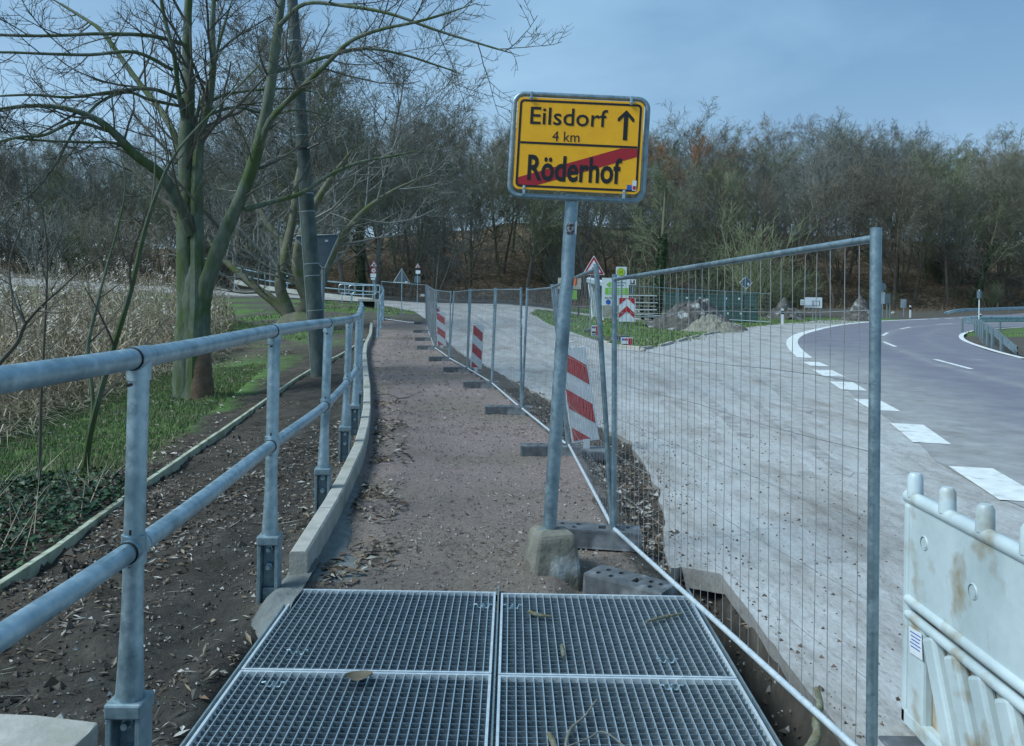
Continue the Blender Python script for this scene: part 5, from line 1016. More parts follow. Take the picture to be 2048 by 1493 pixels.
# ================================================================== trees
def unit(v): return v / (np.linalg.norm(v, axis=-1, keepdims=True) + 1e-9)
def kids(Pp, Rp, nper, t0, t1, ang, lr, k, up, wob, rr_, rmin, Lmin=.15, apical=.55, rng=rng, flat=0.0):
    N_, kk, _ = Pp.shape; L_ = np.linalg.norm(np.diff(Pp, axis=1), axis=2).sum(1); M_ = N_ * nper
    pi = np.repeat(np.arange(N_), nper); t = t0 + (t1 - t0) * ((np.tile(np.arange(nper), N_) + rng.random(M_)) / nper)
    f = t * (kk - 1); i0 = np.clip(f.astype(int), 0, kk - 2); fr = (f - i0)[:, None]
    S = Pp[pi, i0] * (1 - fr) + Pp[pi, i0 + 1] * fr; T = unit(Pp[pi, i0 + 1] - Pp[pi, i0]); Rr = Rp[pi, i0] * (1 - fr[:, 0]) + Rp[pi, i0 + 1] * fr[:, 0]
    rv = rng.normal(size=(M_, 3)); rv[:, 2] *= (1 - flat); side = unit(rv - (rv * T).sum(1, keepdims=True) * T)
    an = np.radians(ang) * (0.75 + .5 * rng.random(M_))[:, None]; D = T * np.cos(an) + side * np.sin(an)
    Ln = np.maximum(L_[pi] * lr * (1 - apical * t) * (.65 + .7 * rng.random(M_)), Lmin); st = (Ln / (k - 1))[:, None]
    out = np.empty((M_, k, 3)); out[:, 0] = S; D = unit(D)
    for q in range(1, k):
        out[:, q] = out[:, q - 1] + D * st; D = unit(D + np.array([0, 0, up]) + rng.normal(size=(M_, 3)) * wob)
    r0 = np.maximum(np.minimum(Rr * rr_, Ln * .02), rmin); R_ = r0[:, None] * np.linspace(1, .35, k)[None]; R_ = np.maximum(R_, rmin * .55)
    return out, R_
def stem(p0, dirv, Ln, r0, k=9, wob=.06, up=.05, taper=.22, rng=rng):
    D = np.array(dirv, float); D /= np.linalg.norm(D); o = [np.array(p0, float)]
    for q in range(k - 1): o.append(o[-1] + D * Ln / (k - 1)); D = D + rng.normal(size=3) * wob + np.array([0, 0, up]); D /= np.linalg.norm(D)
    return np.array(o)[None], (r0 * (1 - (1 - taper) * np.linspace(0, 1, k) ** .9))[None]
def merge(parts):
    V = []; Fc = []; o = 0
    for v, f in parts: V.append(v); Fc.append(f + o); o += len(v)
    return np.concatenate(V), np.concatenate(Fc)
def tree_proto(seed, h=13., r=.17, nst=1, spread=.12, n1=15, ang=48, up=.10, lr=.42, t0=.25, twig=.014, dens=(9, 6, 4), drop=False):
    g = np.random.default_rng(seed); trunk = []; crown = []
    for s in range(nst):
        a = 2 * math.pi * s / max(nst, 1) + g.random(); sp = spread * (1 if nst == 1 else 1.0 + g.random())
        P0, R0 = stem((.18 * math.cos(a) * (nst > 1), .18 * math.sin(a) * (nst > 1), -.3), (sp * math.cos(a), sp * math.sin(a), 1), h * (.8 + .3 * g.random()), r * (1 if nst == 1 else .62), 9, .055, .03, .16, g)
        trunk.append(tubes_np(P0, R0, 7)); n_1 = n1 if nst == 1 else max(6, n1 * 2 // 3)
        P1, R1 = kids(P0, R0, n_1, t0, .97, ang, lr, 6, up, .10, .5, .022, .8, .38, g); trunk.append(tubes_np(P1, R1, 4))
        P2, R2 = kids(P1, R1, dens[0], .2, 1, 42, .48, 4, up, .13, .55, twig * 1.15, .5, .45, g); crown.append(tubes_np(P2, R2, 3))
        P3, R3 = kids(P2, R2, dens[1], .2, 1, 40, .55, 3, up, .14, .6, twig, .35, .4, g); crown.append(tubes_np(P3, R3, 3))
        if dens[2]: P4, R4 = kids(P3, R3, dens[2], .25, 1, 38, .6, 3, up * .6, .14, .7, twig * .8, .3, .4, g); crown.append(tubes_np(P4, R4, 3))
    return merge(trunk), merge(crown)
PROTO = []
for i, kw in enumerate([dict(h=15, r=.19, n1=24), dict(h=13, r=.16, nst=3, spread=.16, n1=18, dens=(7, 6, 4)), dict(h=16, r=.2, n1=24, t0=.30, ang=42), dict(h=12.5, r=.15, nst=4, spread=.24, n1=16, dens=(7, 5, 4)), dict(h=14, r=.17, n1=24, ang=58, up=.16), dict(h=13.5, r=.17, n1=24, t0=.14, ang=54)]):
    (tv, tf), (cv, cf) = tree_proto(100 + i, **kw)
    tm = raw('trunk', tv, tf, woods[i % 3], smooth=True); cmh = raw('crown', cv, cf, wtwigs[i % 3]); PROTO.append((tm.data, cmh.data)); bpy.data.objects.remove(tm); bpy.data.objects.remove(cmh)
# shrubs: many thin stems
BUSH = []
for i in range(3):
    g = np.random.default_rng(300 + i); pr = []
    ps = []; rs = []
    for s in range(16):
        a = g.random() * 6.28; o = g.random() * .5; P0, R0 = stem((o * math.cos(a), o * math.sin(a), -.1), (.45 * math.cos(a) * g.random() * 1.6, .45 * math.sin(a) * g.random() * 1.6, 1), 3.2 * (.6 + .6 * g.random()), .03, 6, .09, .02, .3, g); ps.append(P0); rs.append(R0)
    P0 = np.concatenate(ps); R0 = np.concatenate(rs); P1, R1 = kids(P0, R0, 7, .15, 1, 40, .45, 4, .08, .12, .6, .011, .4, .4, g); P2, R2 = kids(P1, R1, 6, .15, 1, 42, .55, 3, .05, .13, .7, .009, .25, .4, g)
    v, f = merge([tubes_np(P0, R0, 4), tubes_np(P1, R1, 3), tubes_np(P2, R2, 3)]); o = raw('bush', v, f, wtwigs[(2, 1, 0)[i]]); BUSH.append(o.data); bpy.data.objects.remove(o)
def put_tree(i, X, Y, s, label, group, name='bare_tree', cm_=None, dz=0.0):
    e = bpy.data.objects.new(name, None); col.objects.link(e); e.location = (X, Y, hz1(X, Y) - .1 + dz); e.rotation_euler = (random.uniform(-.05, .05), random.uniform(-.05, .05), random.uniform(0, 6.28)); e.scale = (s * random.uniform(.85, 1.15), s * random.uniform(.85, 1.15), s); tag(e, label, 'tree', group)
    for nm, me in (('trunk', PROTO[i][0]), ('crown', PROTO[i][1])):
        o = bpy.data.objects.new(nm, me); col.objects.link(o); o.parent = e
        if nm == 'crown' and cm_: o.material_slots[0].link = 'OBJECT'; o.material_slots[0].material = cm_
    return e
random.seed(21)
def yhill(X): return float(np.interp(X, [-60, -20, 0, 30, 60, 120], [78, 76, 80, 88, 97, 115]))
cnt = 0; spots = []
for row, (off, step, s0) in enumerate(((1.5, 4.6, .95), (6, 4.6, 1.0), (11, 5.0, 1.02), (17, 5.4, 1.05), (24, 6.0, 1.05), (33, 7.0, 1.08), (44, 8.0, 1.1))):
    X = -62 - row * 5
    while X < 74 + row * 6:
        xx = X + random.uniform(-1.6, 1.6); yy_ = yhill(xx) + off + random.uniform(-2, 2); spots.append((xx, yy_, s0)); X += step * random.uniform(.8, 1.25)
for xx, yy_, s0 in spots:
    i = random.choice((0, 1, 2, 3, 4, 5)); s = s0 * random.uniform(.82, 1.02)
    mt = random.choice((None, None, wtwigs[0], wtwigs[1], wtwigs[2])); z = 'middle' if -18 < xx < 30 else ('left' if xx <= -18 else 'right')
    if xx < -24: s *= .85
    if xx > 38: s *= 1.13
    lab = {0: 'single trunk', 2: 'single trunk', 4: 'single trunk', 5: 'single trunk', 1: 'several trunked', 3: 'several trunked'}[i]
    pl_ = {'middle': 'on the leaf covered slope behind the bus stop', 'left': 'in the distant wood beyond the reeds', 'right': 'on the wooded slope beyond the road bend'}[z]
    put_tree(i, xx, yy_, s, 'bare %s tree %s' % (lab, pl_), 'bare %s trees %s' % (lab, pl_), cm_=mt)
# singled out trees rising above the wood
for x_, Y, s, i, mt, lb in ((1398, 98, 1.12, 2, wtwigs[0], 'tallest pale bare tree rising above the wood just right of the town sign'), (1345, 93, 1.12, 4, wtwigs[3], 'rust brown tree still holding some leaves right of the town sign'), (1755, 104, 1.14, 0, wtwigs[0], 'broad tall bare tree above the wood over the near fence post'), (2045, 108, 1.25, 0, wtwigs[1], 'tall bare tree at the right end of the skyline')):
    a = P(x_, 560, Y); put_tree(i, a.x, Y, s, lb, None, cm_=mt)
# nearer tall trees on the left beyond the far lane
for k, (x_, Y, s, i) in enumerate(((470, 64, 1.1, 5), (545, 60, 1.25, 0), (620, 63, 1.36, 4), (690, 60, 1.16, 5), (750, 64, 1.22, 0), (815, 66, 1.12, 1), (400, 67, 1.0, 3), (330, 68, .75, 1), (868, 71, .84, 3))):
    a = P(x_, 570, Y); put_tree(i, a.x, Y, s, '%s bare tree from the left in the tall row beyond the far lane railing' % ('third', 'fourth', 'fifth', 'sixth', 'seventh', 'eighth', 'second', 'first', 'ninth')[k], 'tall row of trees beyond the far lane', 'lane_tree', wtwigs[(0, 2, 0, 1)[k % 4]])
random.seed(33)
def put_bush(X, Y, s, label, group, k=None, dz=-.05):
    o = bpy.data.objects.new('bush', BUSH[k if k is not None else random.randrange(3)]); col.objects.link(o); o.location = (X, Y, hz1(X, Y) + dz); o.rotation_euler = (0, 0, random.uniform(0, 6.28)); o.scale = (s * random.uniform(.9, 1.4), s * random.uniform(.9, 1.4), s * random.uniform(.8, 1.15)); tag(o, label, 'bush', group)
for q in range(30):
    xx = random.uniform(-40, 66); yy_ = yhill(xx) + random.choice((-1.0, 1, 4, 8, 13)) + random.uniform(-1, 1); put_bush(xx, yy_, random.uniform(.8, 1.7), 'bare twiggy bush at the foot of the wooded slope', 'bushes below the wood')
for q in range(16):
    xx = random.uniform(-44, -17); yy_ = random.uniform(60, 74); put_bush(xx, yy_, random.uniform(1.2, 2.0), 'dense brown thicket bush beyond the reeds', 'thicket beyond the reeds')
for x_, Y, s, lb in ((1500, 66, 2.2, 'tall loose coppice bush behind the diamond sign'), (1535, 70, 1.9, 'coppice bush between the diamond sign and the white boards'), (1300, 58, 1.5, 'dark bush left of the green crates'), (1420, 84, 2.1, 'brown bush above the green crates')): a = P(x_, 600, Y); put_bush(a.x, Y, s, lb, None, 1)
# dark ivy grown trunk behind the crates and one leaning on the right
def ivy_tree(x_, yb, Y, h, r, lean, lb):
    a = P(x_, yb, Y); e = empty('ivy_clad_tree', (a.x, Y, hz1(a.x, Y)), lb, 'tree'); P0, R0 = stem((a.x, Y, hz1(a.x, Y) - .3), (lean, 0, 1), h, r, 9, .04, .03); P1, R1 = kids(P0, R0, 16, .3, 1, 48, .42, 6, .1, .1, .5, .02, .8)
    v, f = merge([tubes_np(P0, R0, 8), tubes_np(P1, R1, 4)]); raw('trunk', v, f, woods[1], parent=e, smooth=True)
    P2, R2 = kids(P1, R1, 7, .2, 1, 42, .48, 4, .1, .13, .55, .013, .5); P3, R3 = kids(P2, R2, 6, .2, 1, 40, .55, 3, .08, .14, .6, .011, .35); P4, R4 = kids(P3, R3, 3, .2, 1, 40, .55, 3, .05, .14, .7, .009, .3)
    v, f = merge([tubes_np(P2, R2, 3), tubes_np(P3, R3, 3), tubes_np(P4, R4, 3)]); raw('crown', v, f, wtwigs[1], parent=e)
    n = 2600; t = rng.random(n) ** 1.1 * .62; i0 = np.clip((t * 8).astype(int), 0, 7); fr = (t * 8 - i0)[:, None]; c_ = P0[0][i0] * (1 - fr) + P0[0][i0 + 1] * fr; an = rng.random(n) * 6.28; rd = (r * 1.0 + .06 + .14 * rng.random(n)) * (1 - .5 * t)
    c_ = c_ + np.stack([np.cos(an) * rd, np.sin(an) * rd, rng.normal(size=n) * .05], 1); u = unit(rng.normal(size=(n, 3))) * .07; v_ = unit(np.cross(u, rng.normal(size=(n, 3)))) * .06
    raw('ivy', np.stack([c_ - u, c_ - v_, c_ + u, c_ + v_], 1).reshape(-1, 3), np.arange(4 * n).reshape(-1, 4), ivym, parent=e)
ivy_tree(1308, 615, 56, 10, .26, .12, 'dark leaning ivy grown tree beside the green crates'); ivy_tree(1945, 612, 96, 13, .32, .3, 'leaning ivy grown tree trunk on the slope above the guardrail'); ivy_tree(720, 590, 74, 12, .34, .02, 'dark ivy grown trunk behind the 30 limit sign')

# ------------------------------------------------------------------ the big multi-stemmed tree on the left
YT = 15.6
def limb(px, rpx, dep):
    pts = smooth_px([(x, y, d) for (x, y), d in zip(px, dep)], 5); rs = np.interp(np.linspace(0, 1, len(pts)), np.linspace(0, 1, len(rpx)), rpx); rs[-3:] *= np.array([.8, .5, .2]); rs = rs * .9 * (1 + .10 * (rng.random(len(rs)) - .5))
    return np.array([tuple(P(a, b, YT + d)) for a, b, d in pts]), rs * YT / F
LIMBS = [
 ([(391, 822), (390, 760), (391, 690), (392, 620), (391, 560), (388, 500)], [43, 36, 33, 32, 27, 16], [.02, .02, .02, .02, .05, .1]),
 ([(378, 815), (376, 700), (378, 600), (374, 480), (375, 380), (372, 280), (378, 180), (374, 90), (378, -20), (385, -140)], [36, 29, 26, 23, 20, 17, 13, 11, 8, 5], [0, 0, .05, .1, .15, .2, .3, .4, .5, .6]),
 ([(398, 812), (394, 700), (403, 610), (424, 535), (452, 460), (482, 395), (512, 310), (536, 205), (550, 100), (566, -10), (585, -140)], [24, 20, 19, 17, 15.5, 13.5, 12.5, 11.5, 10, 7, 4], [-.1, -.1, -.15, -.25, -.35, -.5, -.6, -.7, -.8, -.9, -1]),
 ([(384, 470), (360, 410), (322, 350), (270, 310), (230, 268), (190, 238), (130, 217), (60, 212), (-30, 222)], [13, 12, 11, 9.5, 8, 6.5, 5, 4, 3], [-.1, -.3, -.6, -.9, -1.2, -1.4, -1.6, -1.8, -2]),
 ([(366, 330), (345, 262), (315, 212), (285, 175), (250, 128), (205, 65), (165, 35), (90, -10)], [8, 7.5, 7, 6.5, 6, 5, 4, 3], [.2, .5, .8, 1, 1.2, 1.4, 1.6, 1.8]),
 ([(392, 800), (393, 690), (396, 600), (395, 500), (394, 400), (396, 320), (402, 262), (418, 205), (426, 130), (425, 50), (432, -60)], [24, 21, 18, 16, 14, 12, 10, 9, 8, 6.5, 4], [-.25, -.25, -.2, -.1, 0, .1, .2, .3, .4, .5, .6]),
 ([(372, 260), (358, 190), (348, 110), (330, 40), (315, -40)], [6, 5.5, 5, 4.5, 3], [.2, 0, -.2, -.3, -.4]),
 ([(384, 275), (395, 225), (420, 160), (440, 80), (470, -20)], [6, 5, 4.5, 4, 3], [.2, .5, .9, 1.2, 1.5]),
 ([(520, 285), (545, 235), (600, 180), (650, 132), (700, 84), (760, 60), (850, 40), (960, 5)], [7, 6.5, 6, 5, 4, 3.2, 2.5, 1.8], [-.6, -.9, -1.2, -1.5, -1.7, -1.9, -2.1, -2.3]),
 ([(545, 145), (600, 130), (660, 112), (730, 98), (800, 108), (870, 130), (930, 150)], [5, 4.5, 4, 3.4, 2.8, 2.2, 1.6], [-.8, -.4, 0, .3, .5, .6, .7]),
 ([(490, 420), (540, 405), (600, 388), (660, 350), (720, 325), (790, 312), (850, 298)], [6, 5.4, 5, 4.2, 3.4, 2.6, 1.8], [-.5, -.2, .1, .4, .6, .8, 1]),
 ([(560, 50), (610, 8), (690, 12), (780, 28), (870, 60), (960, 88), (1040, 112)], [5, 4.3, 3.8, 3.2, 2.6, 2, 1.4], [-.9, -1.2, -1.5, -1.8, -2, -2.2, -2.4]),
 ([(365, 200), (300, 178), (220, 185), (140, 195), (60, 190), (-40, 195)], [5, 4.2, 3.6, 3, 2.5, 2], [.2, -.4, -.8, -1.1, -1.3, -1.5]),
 ([(370, 90), (300, 72), (200, 68), (100, 72), (0, 70), (-60, 60)], [5, 4.4, 3.8, 3.2, 2.8, 2], [.3, -.3, -.8, -1.2, -1.5, -1.8]),
 ([(345, 140), (270, 105), (180, 110), (90, 108), (0, 105), (-60, 110)], [4.5, 4, 3.4, 2.9, 2.4, 2], [0, -.6, -1, -1.4, -1.7, -2]),
 ([(372, 215), (300, 200), (255, 185), (200, 205), (150, 260), (110, 330), (60, 390), (0, 420)], [4, 3.6, 3.2, 2.9, 2.6, 2.2, 1.8, 1.4], [.2, -.3, -.6, -.9, -1.1, -1.3, -1.5, -1.7]),
 ([(215, 262), (150, 245), (90, 270), (40, 275), (-30, 290)], [4, 3.5, 3, 2.5, 2], [-1.2, -1.5, -1.8, -2, -2.2]),
 ([(300, 340), (240, 290), (170, 285), (90, 282), (0, 275)], [4, 3.5, 3, 2.4, 2], [-.7, -1, -1.2, -1.5, -1.8]),
 ([(400, 215), (450, 190), (520, 180), (590, 178), (650, 190)], [4, 3.6, 3, 2.5, 1.8], [.5, .9, 1.3, 1.6, 1.9]),
 ([(405, 235), (470, 215), (540, 230), (600, 220), (680, 240)], [4, 3.5, 3, 2.4, 1.8], [.5, 1.0, 1.4, 1.7, 2])]
base = P(390, 812, YT); et = empty('riverside_tree', base, 'large multi stemmed bare tree with smooth green bark beside the railing', 'tree')
rg = np.random.default_rng(77); lv2 = []; lv3 = []; lv4 = []; lbm = MB()
for li, (px, rp, dp) in enumerate(LIMBS):
    pt, rs = limb(px, rp, dp)
    if li < 3: pt[0, 2] -= .15; rs[0] *= 1.05
    m = MB(); m.tube([tuple(q) for q in pt], list(rs), 18 if li < 4 else 8); build('trunk' if li == 0 else 'stem' if li < 3 else 'limb', m, bark, parent=et, smooth=True)
    if li == 0: continue
    L_ = np.linalg.norm(np.diff(pt, axis=0), axis=1).sum(); n2 = max(6, int(L_ * (2.2 if li > 2 else 1.1 if li else .01)))
    P2, R2 = kids(pt[None], rs[None], n2, .9 if li == 0 else .38 if li < 3 else .2, 1, 48, .34 if li > 2 else .2, 8, .05, .09, .45, .0095, .9, .4, rg); lv2.append((P2, R2))
P2 = np.concatenate([a for a, b in lv2]); R2 = np.concatenate([b for a, b in lv2])
P3, R3 = kids(P2, R2, 6, .15, 1, 45, .48, 6, .07, .10, .7, .0066, .4, .4, rg); P4, R4 = kids(P3, R3, 4, .2, 1, 42, .5, 4, .13, .10, .8, .0052, .22, .4, rg)
v, f = merge([tubes_np(P2, R2, 5), tubes_np(P3, R3, 3), tubes_np(P4, R4, 3)]); raw('crown', v, f, twigm, parent=et)
m = MB(); pt, rs = limb([(404, 818), (403, 770), (402, 725), (403, 690)], [33, 28, 24, 18], [-.27, -.27, -.25, -.2]); m.tube([tuple(q) for q in pt], list(rs * .88), 14); build('bared_bark', m, barkred, parent=et, smooth=True)
rt = MB()
for an in np.linspace(0, 6.28, 9)[:-1]: rt.tube([base + Vector((math.cos(an) * .18, math.sin(an) * .15, .25)), base + Vector((math.cos(an) * .34, math.sin(an) * .3, .03)), base + Vector((math.cos(an) * .6, math.sin(an) * .55, -.08))], [.14, .10, .03], 8)
build('root_flare', rt, bark, parent=et, smooth=True)

# ------------------------------------------------------------------ willow behind the pole
YW = 32.0
def wl(px, rpx, dep): 
    pts = smooth_px([(x, y, d) for (x, y), d in zip(px, dep)], 4); rs = np.interp(np.linspace(0, 1, len(pts)), np.linspace(0, 1, len(rpx)), rpx); rs[-4:] *= np.array([.8, .6, .4, .15]); return np.array([tuple(P(a, b, YW + d)) for a, b, d in pts]), rs * YW / F
ew = empty('old_willow', P(595, 642, YW), 'old mossy willow with twisted trunks behind the utility pole', 'tree'); lim = []
for px, rp, dp in (([(586, 650), (572, 610), (560, 570), (570, 510), (585, 440), (600, 340), (640, 240)], [14, 12, 11, 10, 8, 6, 4], [0, 0, 0, .3, .6, 1, 1.5]), ([(604, 650), (614, 600), (600, 565), (595, 510), (615, 440), (660, 360), (720, 280)], [15, 13, 11, 10, 8, 6, 3], [0, -.2, -.3, -.5, -.8, -1, -1.5]), ([(590, 648), (550, 605), (510, 575), (470, 540), (430, 500), (400, 440)], [11, 10, 8, 7, 5, 3], [.3, .6, .8, 1, 1.2, 1.5]), ([(600, 648), (640, 580), (670, 500), (720, 430), (790, 380), (860, 350)], [9, 8, 7, 6, 4, 2.5], [.5, 1, 1.5, 2, 2.5, 3]), ([(575, 500), (530, 440), (500, 360), (490, 260)], [7, 6, 5, 3], [.3, .8, 1.2, 1.6])):
    pt, rs = wl(px, rp, dp); m = MB(); m.tube([tuple(q) for q in pt], list(rs), 10); build('trunk', m, mossy, parent=ew, smooth=True); lim.append((pt, rs))
c2 = [kids(a[None], b[None], 13, .25, 1, 50, .45, 6, .04, .13, .45, .016, .8, .35, rg) for a, b in lim]; P2 = np.concatenate([a for a, b in c2]); R2 = np.concatenate([b for a, b in c2])
P3, R3 = kids(P2, R2, 7, .15, 1, 45, .5, 4, .02, .13, .6, .009, .4, .35, rg); P4, R4 = kids(P3, R3, 5, .15, 1, 42, .55, 3, -.02, .12, .7, .007, .3, .35, rg)
v, f = merge([tubes_np(P2, R2, 4), tubes_np(P3, R3, 3), tubes_np(P4, R4, 3)]); raw('crown', v, f, wtwigs[0], parent=ew)
m = MB(); c0 = P(600, 646, YW - .3); nr = 12; vs = []
for k, (zz, r_) in enumerate(((-.3, .95), (.1, .8), (.3, .55), (.42, .2))):
    for j in range(nr): an = 6.283 * j / nr; q = r_ * (1 + .4 * (float(vn(j * 1.3, k, 1, 5)) - .5)); vs.append((c0.x + math.cos(an) * q, c0.y + math.sin(an) * q * .7, c0.z + zz))
m.add(vs, [(k * nr + j, k * nr + (j + 1) % nr, (k + 1) * nr + (j + 1) % nr, (k + 1) * nr + j) for k in range(3) for j in range(nr)]); build('stump', m, mossy, parent=ew, smooth=True)

# ------------------------------------------------------------------ saplings in the left foreground
def sapling(stems, Y, label, tm, nk=7, name='sapling'):
    a = P(*stems[0][0][0], Y); e = empty(name, (a.x, Y, hz1(a.x, Y)), label, 'sapling'); ls = []
    for px, rp, dd_ in stems:
        pts = smooth_px([(x, y, d) for (x, y), d in zip(px, np.linspace(0, dd_, len(px)))], 4); rs = np.interp(np.linspace(0, 1, len(pts)), np.linspace(0, 1, len(rp)), rp) * Y / F
        pt = np.array([tuple(P(x, y, Y + d)) for x, y, d in pts]); m = MB(); m.tube([tuple(q) for q in pt], list(rs), 8); build('stem', m, tm, parent=e, smooth=True); ls.append((pt, rs))
    c2 = [kids(p[None], r[None], nk, .25, 1, 45, .32, 6, .04, .09, .5, .0032, .3, .4, rg) for p, r in ls]; P2 = np.concatenate([q for q, w_ in c2]); R2 = np.concatenate([w_ for q, w_ in c2]); P3, R3 = kids(P2, R2, 3, .25, 1, 42, .45, 4, .05, .09, .7, .0026, .15, .4, rg)
    v, f = merge([tubes_np(P2, R2, 4), tubes_np(P3, R3, 3)]); raw('twigs', v, f, twigm, parent=e)['kind'] = 'stuff'
sapling([([(163, 968), (172, 920), (182, 860), (205, 770), (232, 680), (262, 580), (290, 460), (320, 370), (350, 310), (400, 250), (520, 130)], [8.5, 7, 6, 6, 5.6, 5, 4.2, 3.2, 2.6, 2, 1.2], -1.2), ([(180, 868), (186, 800), (176, 700), (192, 620), (212, 540), (232, 470), (250, 380), (240, 300)], [4.5, 4.2, 4, 3.4, 2.8, 2.2, 1.6, 1], .3)], 9.0, 'forked sapling with a pale leaning stem left of the first railing post', bark)
sapling([([(78, 1005), (80, 900), (82, 800), (88, 690), (94, 560), (92, 470), (80, 400)], [3.2, 3, 2.8, 2.4, 2, 1.5, 1], -.2)], 8.2, 'thin upright sapling stem growing out of the ivy', twigm, 9)
sapling([([(-60, 800), (0, 726), (35, 685), (50, 650), (85, 610), (130, 570), (185, 515)], [5, 4.4, 4, 3.4, 2.6, 2, 1.2], -.3), ([(50, 650), (25, 590), (20, 520), (45, 440), (40, 380)], [2.6, 2.2, 1.8, 1.4, 1], .2)], 7.0, 'dark curved sapling branch entering from the left edge', twigm, 8)

# ================================================================== loose cover: leaves, grass, reeds, ivy, stones
def leaves(X, Y, Z, L_, W_, pal, tilt=.5, flat_up=None, g=rng):
    n = len(X); a = g.random(n) * 6.283; U_ = np.stack([np.cos(a), np.sin(a), g.normal(size=n) * .25 * tilt], 1); U_ = unit(U_); N_ = unit(np.stack([g.normal(size=n) * tilt * .5, g.normal(size=n) * tilt * .5, np.ones(n)], 1)); W2 = unit(np.cross(N_, U_)); N_ = np.cross(U_, W2)
    C_ = np.stack([X, Y, Z], 1); cv = (.15 + .35 * g.random(n))[:, None] * W_[:, None]
    v = np.stack([C_ - U_ * L_[:, None] / 2, C_ - W2 * W_[:, None] / 2 + N_ * cv, C_ + U_ * L_[:, None] / 2 + N_ * cv * .6, C_ + W2 * W_[:, None] / 2 + N_ * cv], 1)
    f = np.arange(4 * n).reshape(n, 4); f = np.concatenate([f[:, [0, 1, 2]], f[:, [0, 2, 3]]])
    p = np.array(pal)[g.integers(0, len(pal), n)] * (.7 + .6 * g.random(n))[:, None]; c_ = np.concatenate([p, np.ones((n, 1))], 1)
    return v.reshape(-1, 3), f, np.repeat(c_, 4, axis=0)
def cat(ls):
    V = []; Fc = []; Cc = []; o = 0
    for v, f, c_ in ls: V.append(v); Fc.append(f + o); Cc.append(c_); o += len(v)
    return np.concatenate(V), np.concatenate(Fc), np.concatenate(Cc)
PAL = [(.30, .275, .23), (.20, .165, .12), (.13, .095, .065), (.08, .06, .045), (.38, .365, .33), (.19, .15, .10), (.06, .05, .04), (.11, .085, .065), (.15, .10, .065), (.09, .07, .05)]
g = np.random.default_rng(5); L1 = []
# on the path: thick along the kerb and in patches
n = 16000; Yp = 4.75 + 12 * g.random(n) ** 1.5; u = g.random(n); Xp = kerbx(Yp) + .06 + u * (path_r(Yp) - kerbx(Yp) - .1); dn = (fbm(Xp, Yp, 1.1, 4, 41) - .50) * 4.5 + .8 * np.exp(-((Xp - kerbx(Yp)) / .3) ** 2) + .25 * ((Yp > 6.2) & (Yp < 9.5)); kp = g.random(n) < np.clip(dn, .03, 1) * .5
Xp, Yp = Xp[kp], Yp[kp]; L1.append(leaves(Xp, Yp, path_h(Xp, Yp) + .008, .015 + .075 * g.random(len(Xp)) ** 3, .005 + .016 * g.random(len(Xp)) ** 2, PAL, .6, g=g))
n = 1500; Yp = 4.8 + 9 * g.random(n) ** 1.2; Xp = kerbx(Yp) + .08 + .4 * g.random(n) ** 2; kp = g.random(n) < np.clip((fbm(Xp, Yp, 1.6, 3, 88) - .38) * 4, 0, 1); Xp, Yp = Xp[kp], Yp[kp]; L1.append(leaves(Xp, Yp, path_h(Xp, Yp) + .02, .05 + .07 * g.random(len(Xp)), .018 + .022 * g.random(len(Xp)), PAL, 1.0, g=g))
n = 5000; Yp = 10 + 20 * g.random(n); Xp = kerbx(Yp) + .06 + g.random(n) * (path_r(Yp) - kerbx(Yp) - .1); kp = g.random(n) < .6 * fbm(Xp, Yp, 1.1, 4, 42); Xp, Yp = Xp[kp], Yp[kp]; L1.append(leaves(Xp, Yp, path_h(Xp, Yp) + .01, .04 + .05 * g.random(len(Xp)), .015 + .02 * g.random(len(Xp)), PAL, .6, g=g))
o = raw('fallen_leaves', *cat(L1)[:2], leafm, colr=cat(L1)[2]); tag(o, 'pale dead leaves and grit strewn over the red path', 'leaves', kind='stuff')
L1 = []; n = 22000; Yp = 1.9 + 12 * g.random(n) ** 1.25; d_ = .14 + 3.2 * g.random(n); Xp = kerbx(Yp) - d_; kp = (g.random(n) < np.clip((fbm(Xp, Yp, 1.0, 4, 43) - .44) * 3.6, .05, 1)); Xp, Yp = Xp[kp], Yp[kp]
L1.append(leaves(Xp, Yp, HG(Xp, Yp) + .012, .03 + .07 * g.random(len(Xp)) ** 2, .009 + .016 * g.random(len(Xp)), PAL, .9, g=g))
n = 700; Yp = 2 + 9 * g.random(n); Xp = kerbx(Yp) - .2 - 3.2 * g.random(n); L1.append(leaves(Xp, Yp, HG(Xp, Yp) + .015, .08 + .20 * g.random(n) ** 2, .004 + .004 * g.random(n), [(.12, .10, .08), (.30, .28, .24), (.06, .05, .04)], .7, g=g))
n = 9000; Yp = 7 + 18 * g.random(n); d_ = 2.2 + 3.6 * g.random(n); Xp = kerbx(Yp) - d_; kp = g.random(n) < np.clip((fbm(Xp, Yp, .9, 4, 44) - .36) * 3, .1, 1) * np.where(zone(zg, Xp, Yp) > .5, .35, 1); Xp, Yp = Xp[kp], Yp[kp]; L1.append(leaves(Xp, Yp, HG(Xp, Yp) + .025, .05 + .08 * g.random(len(Xp)), .018 + .03 * g.random(len(Xp)), PAL[:4] + [(.42, .36, .33)], .9, g=g))
o = raw('fallen_leaves', *cat(L1)[:2], leafm, colr=cat(L1)[2]); tag(o, 'curled brown and pale leaves on the earth slope below the railing', 'leaves', kind='stuff')
L1 = []; n = 2600; Xp = -1.2 + 2.6 * g.random(n); Yp = 2.3 + 3.0 * g.random(n); kp = (Yp < 4.6) | (Xp > .7); Xp, Yp = Xp[kp], Yp[kp]; L1.append(leaves(Xp, Yp, HG(Xp, Yp) + .012, .03 + .06 * g.random(len(Xp)) ** 2, .01 + .015 * g.random(len(Xp)), PAL, .9, g=g))
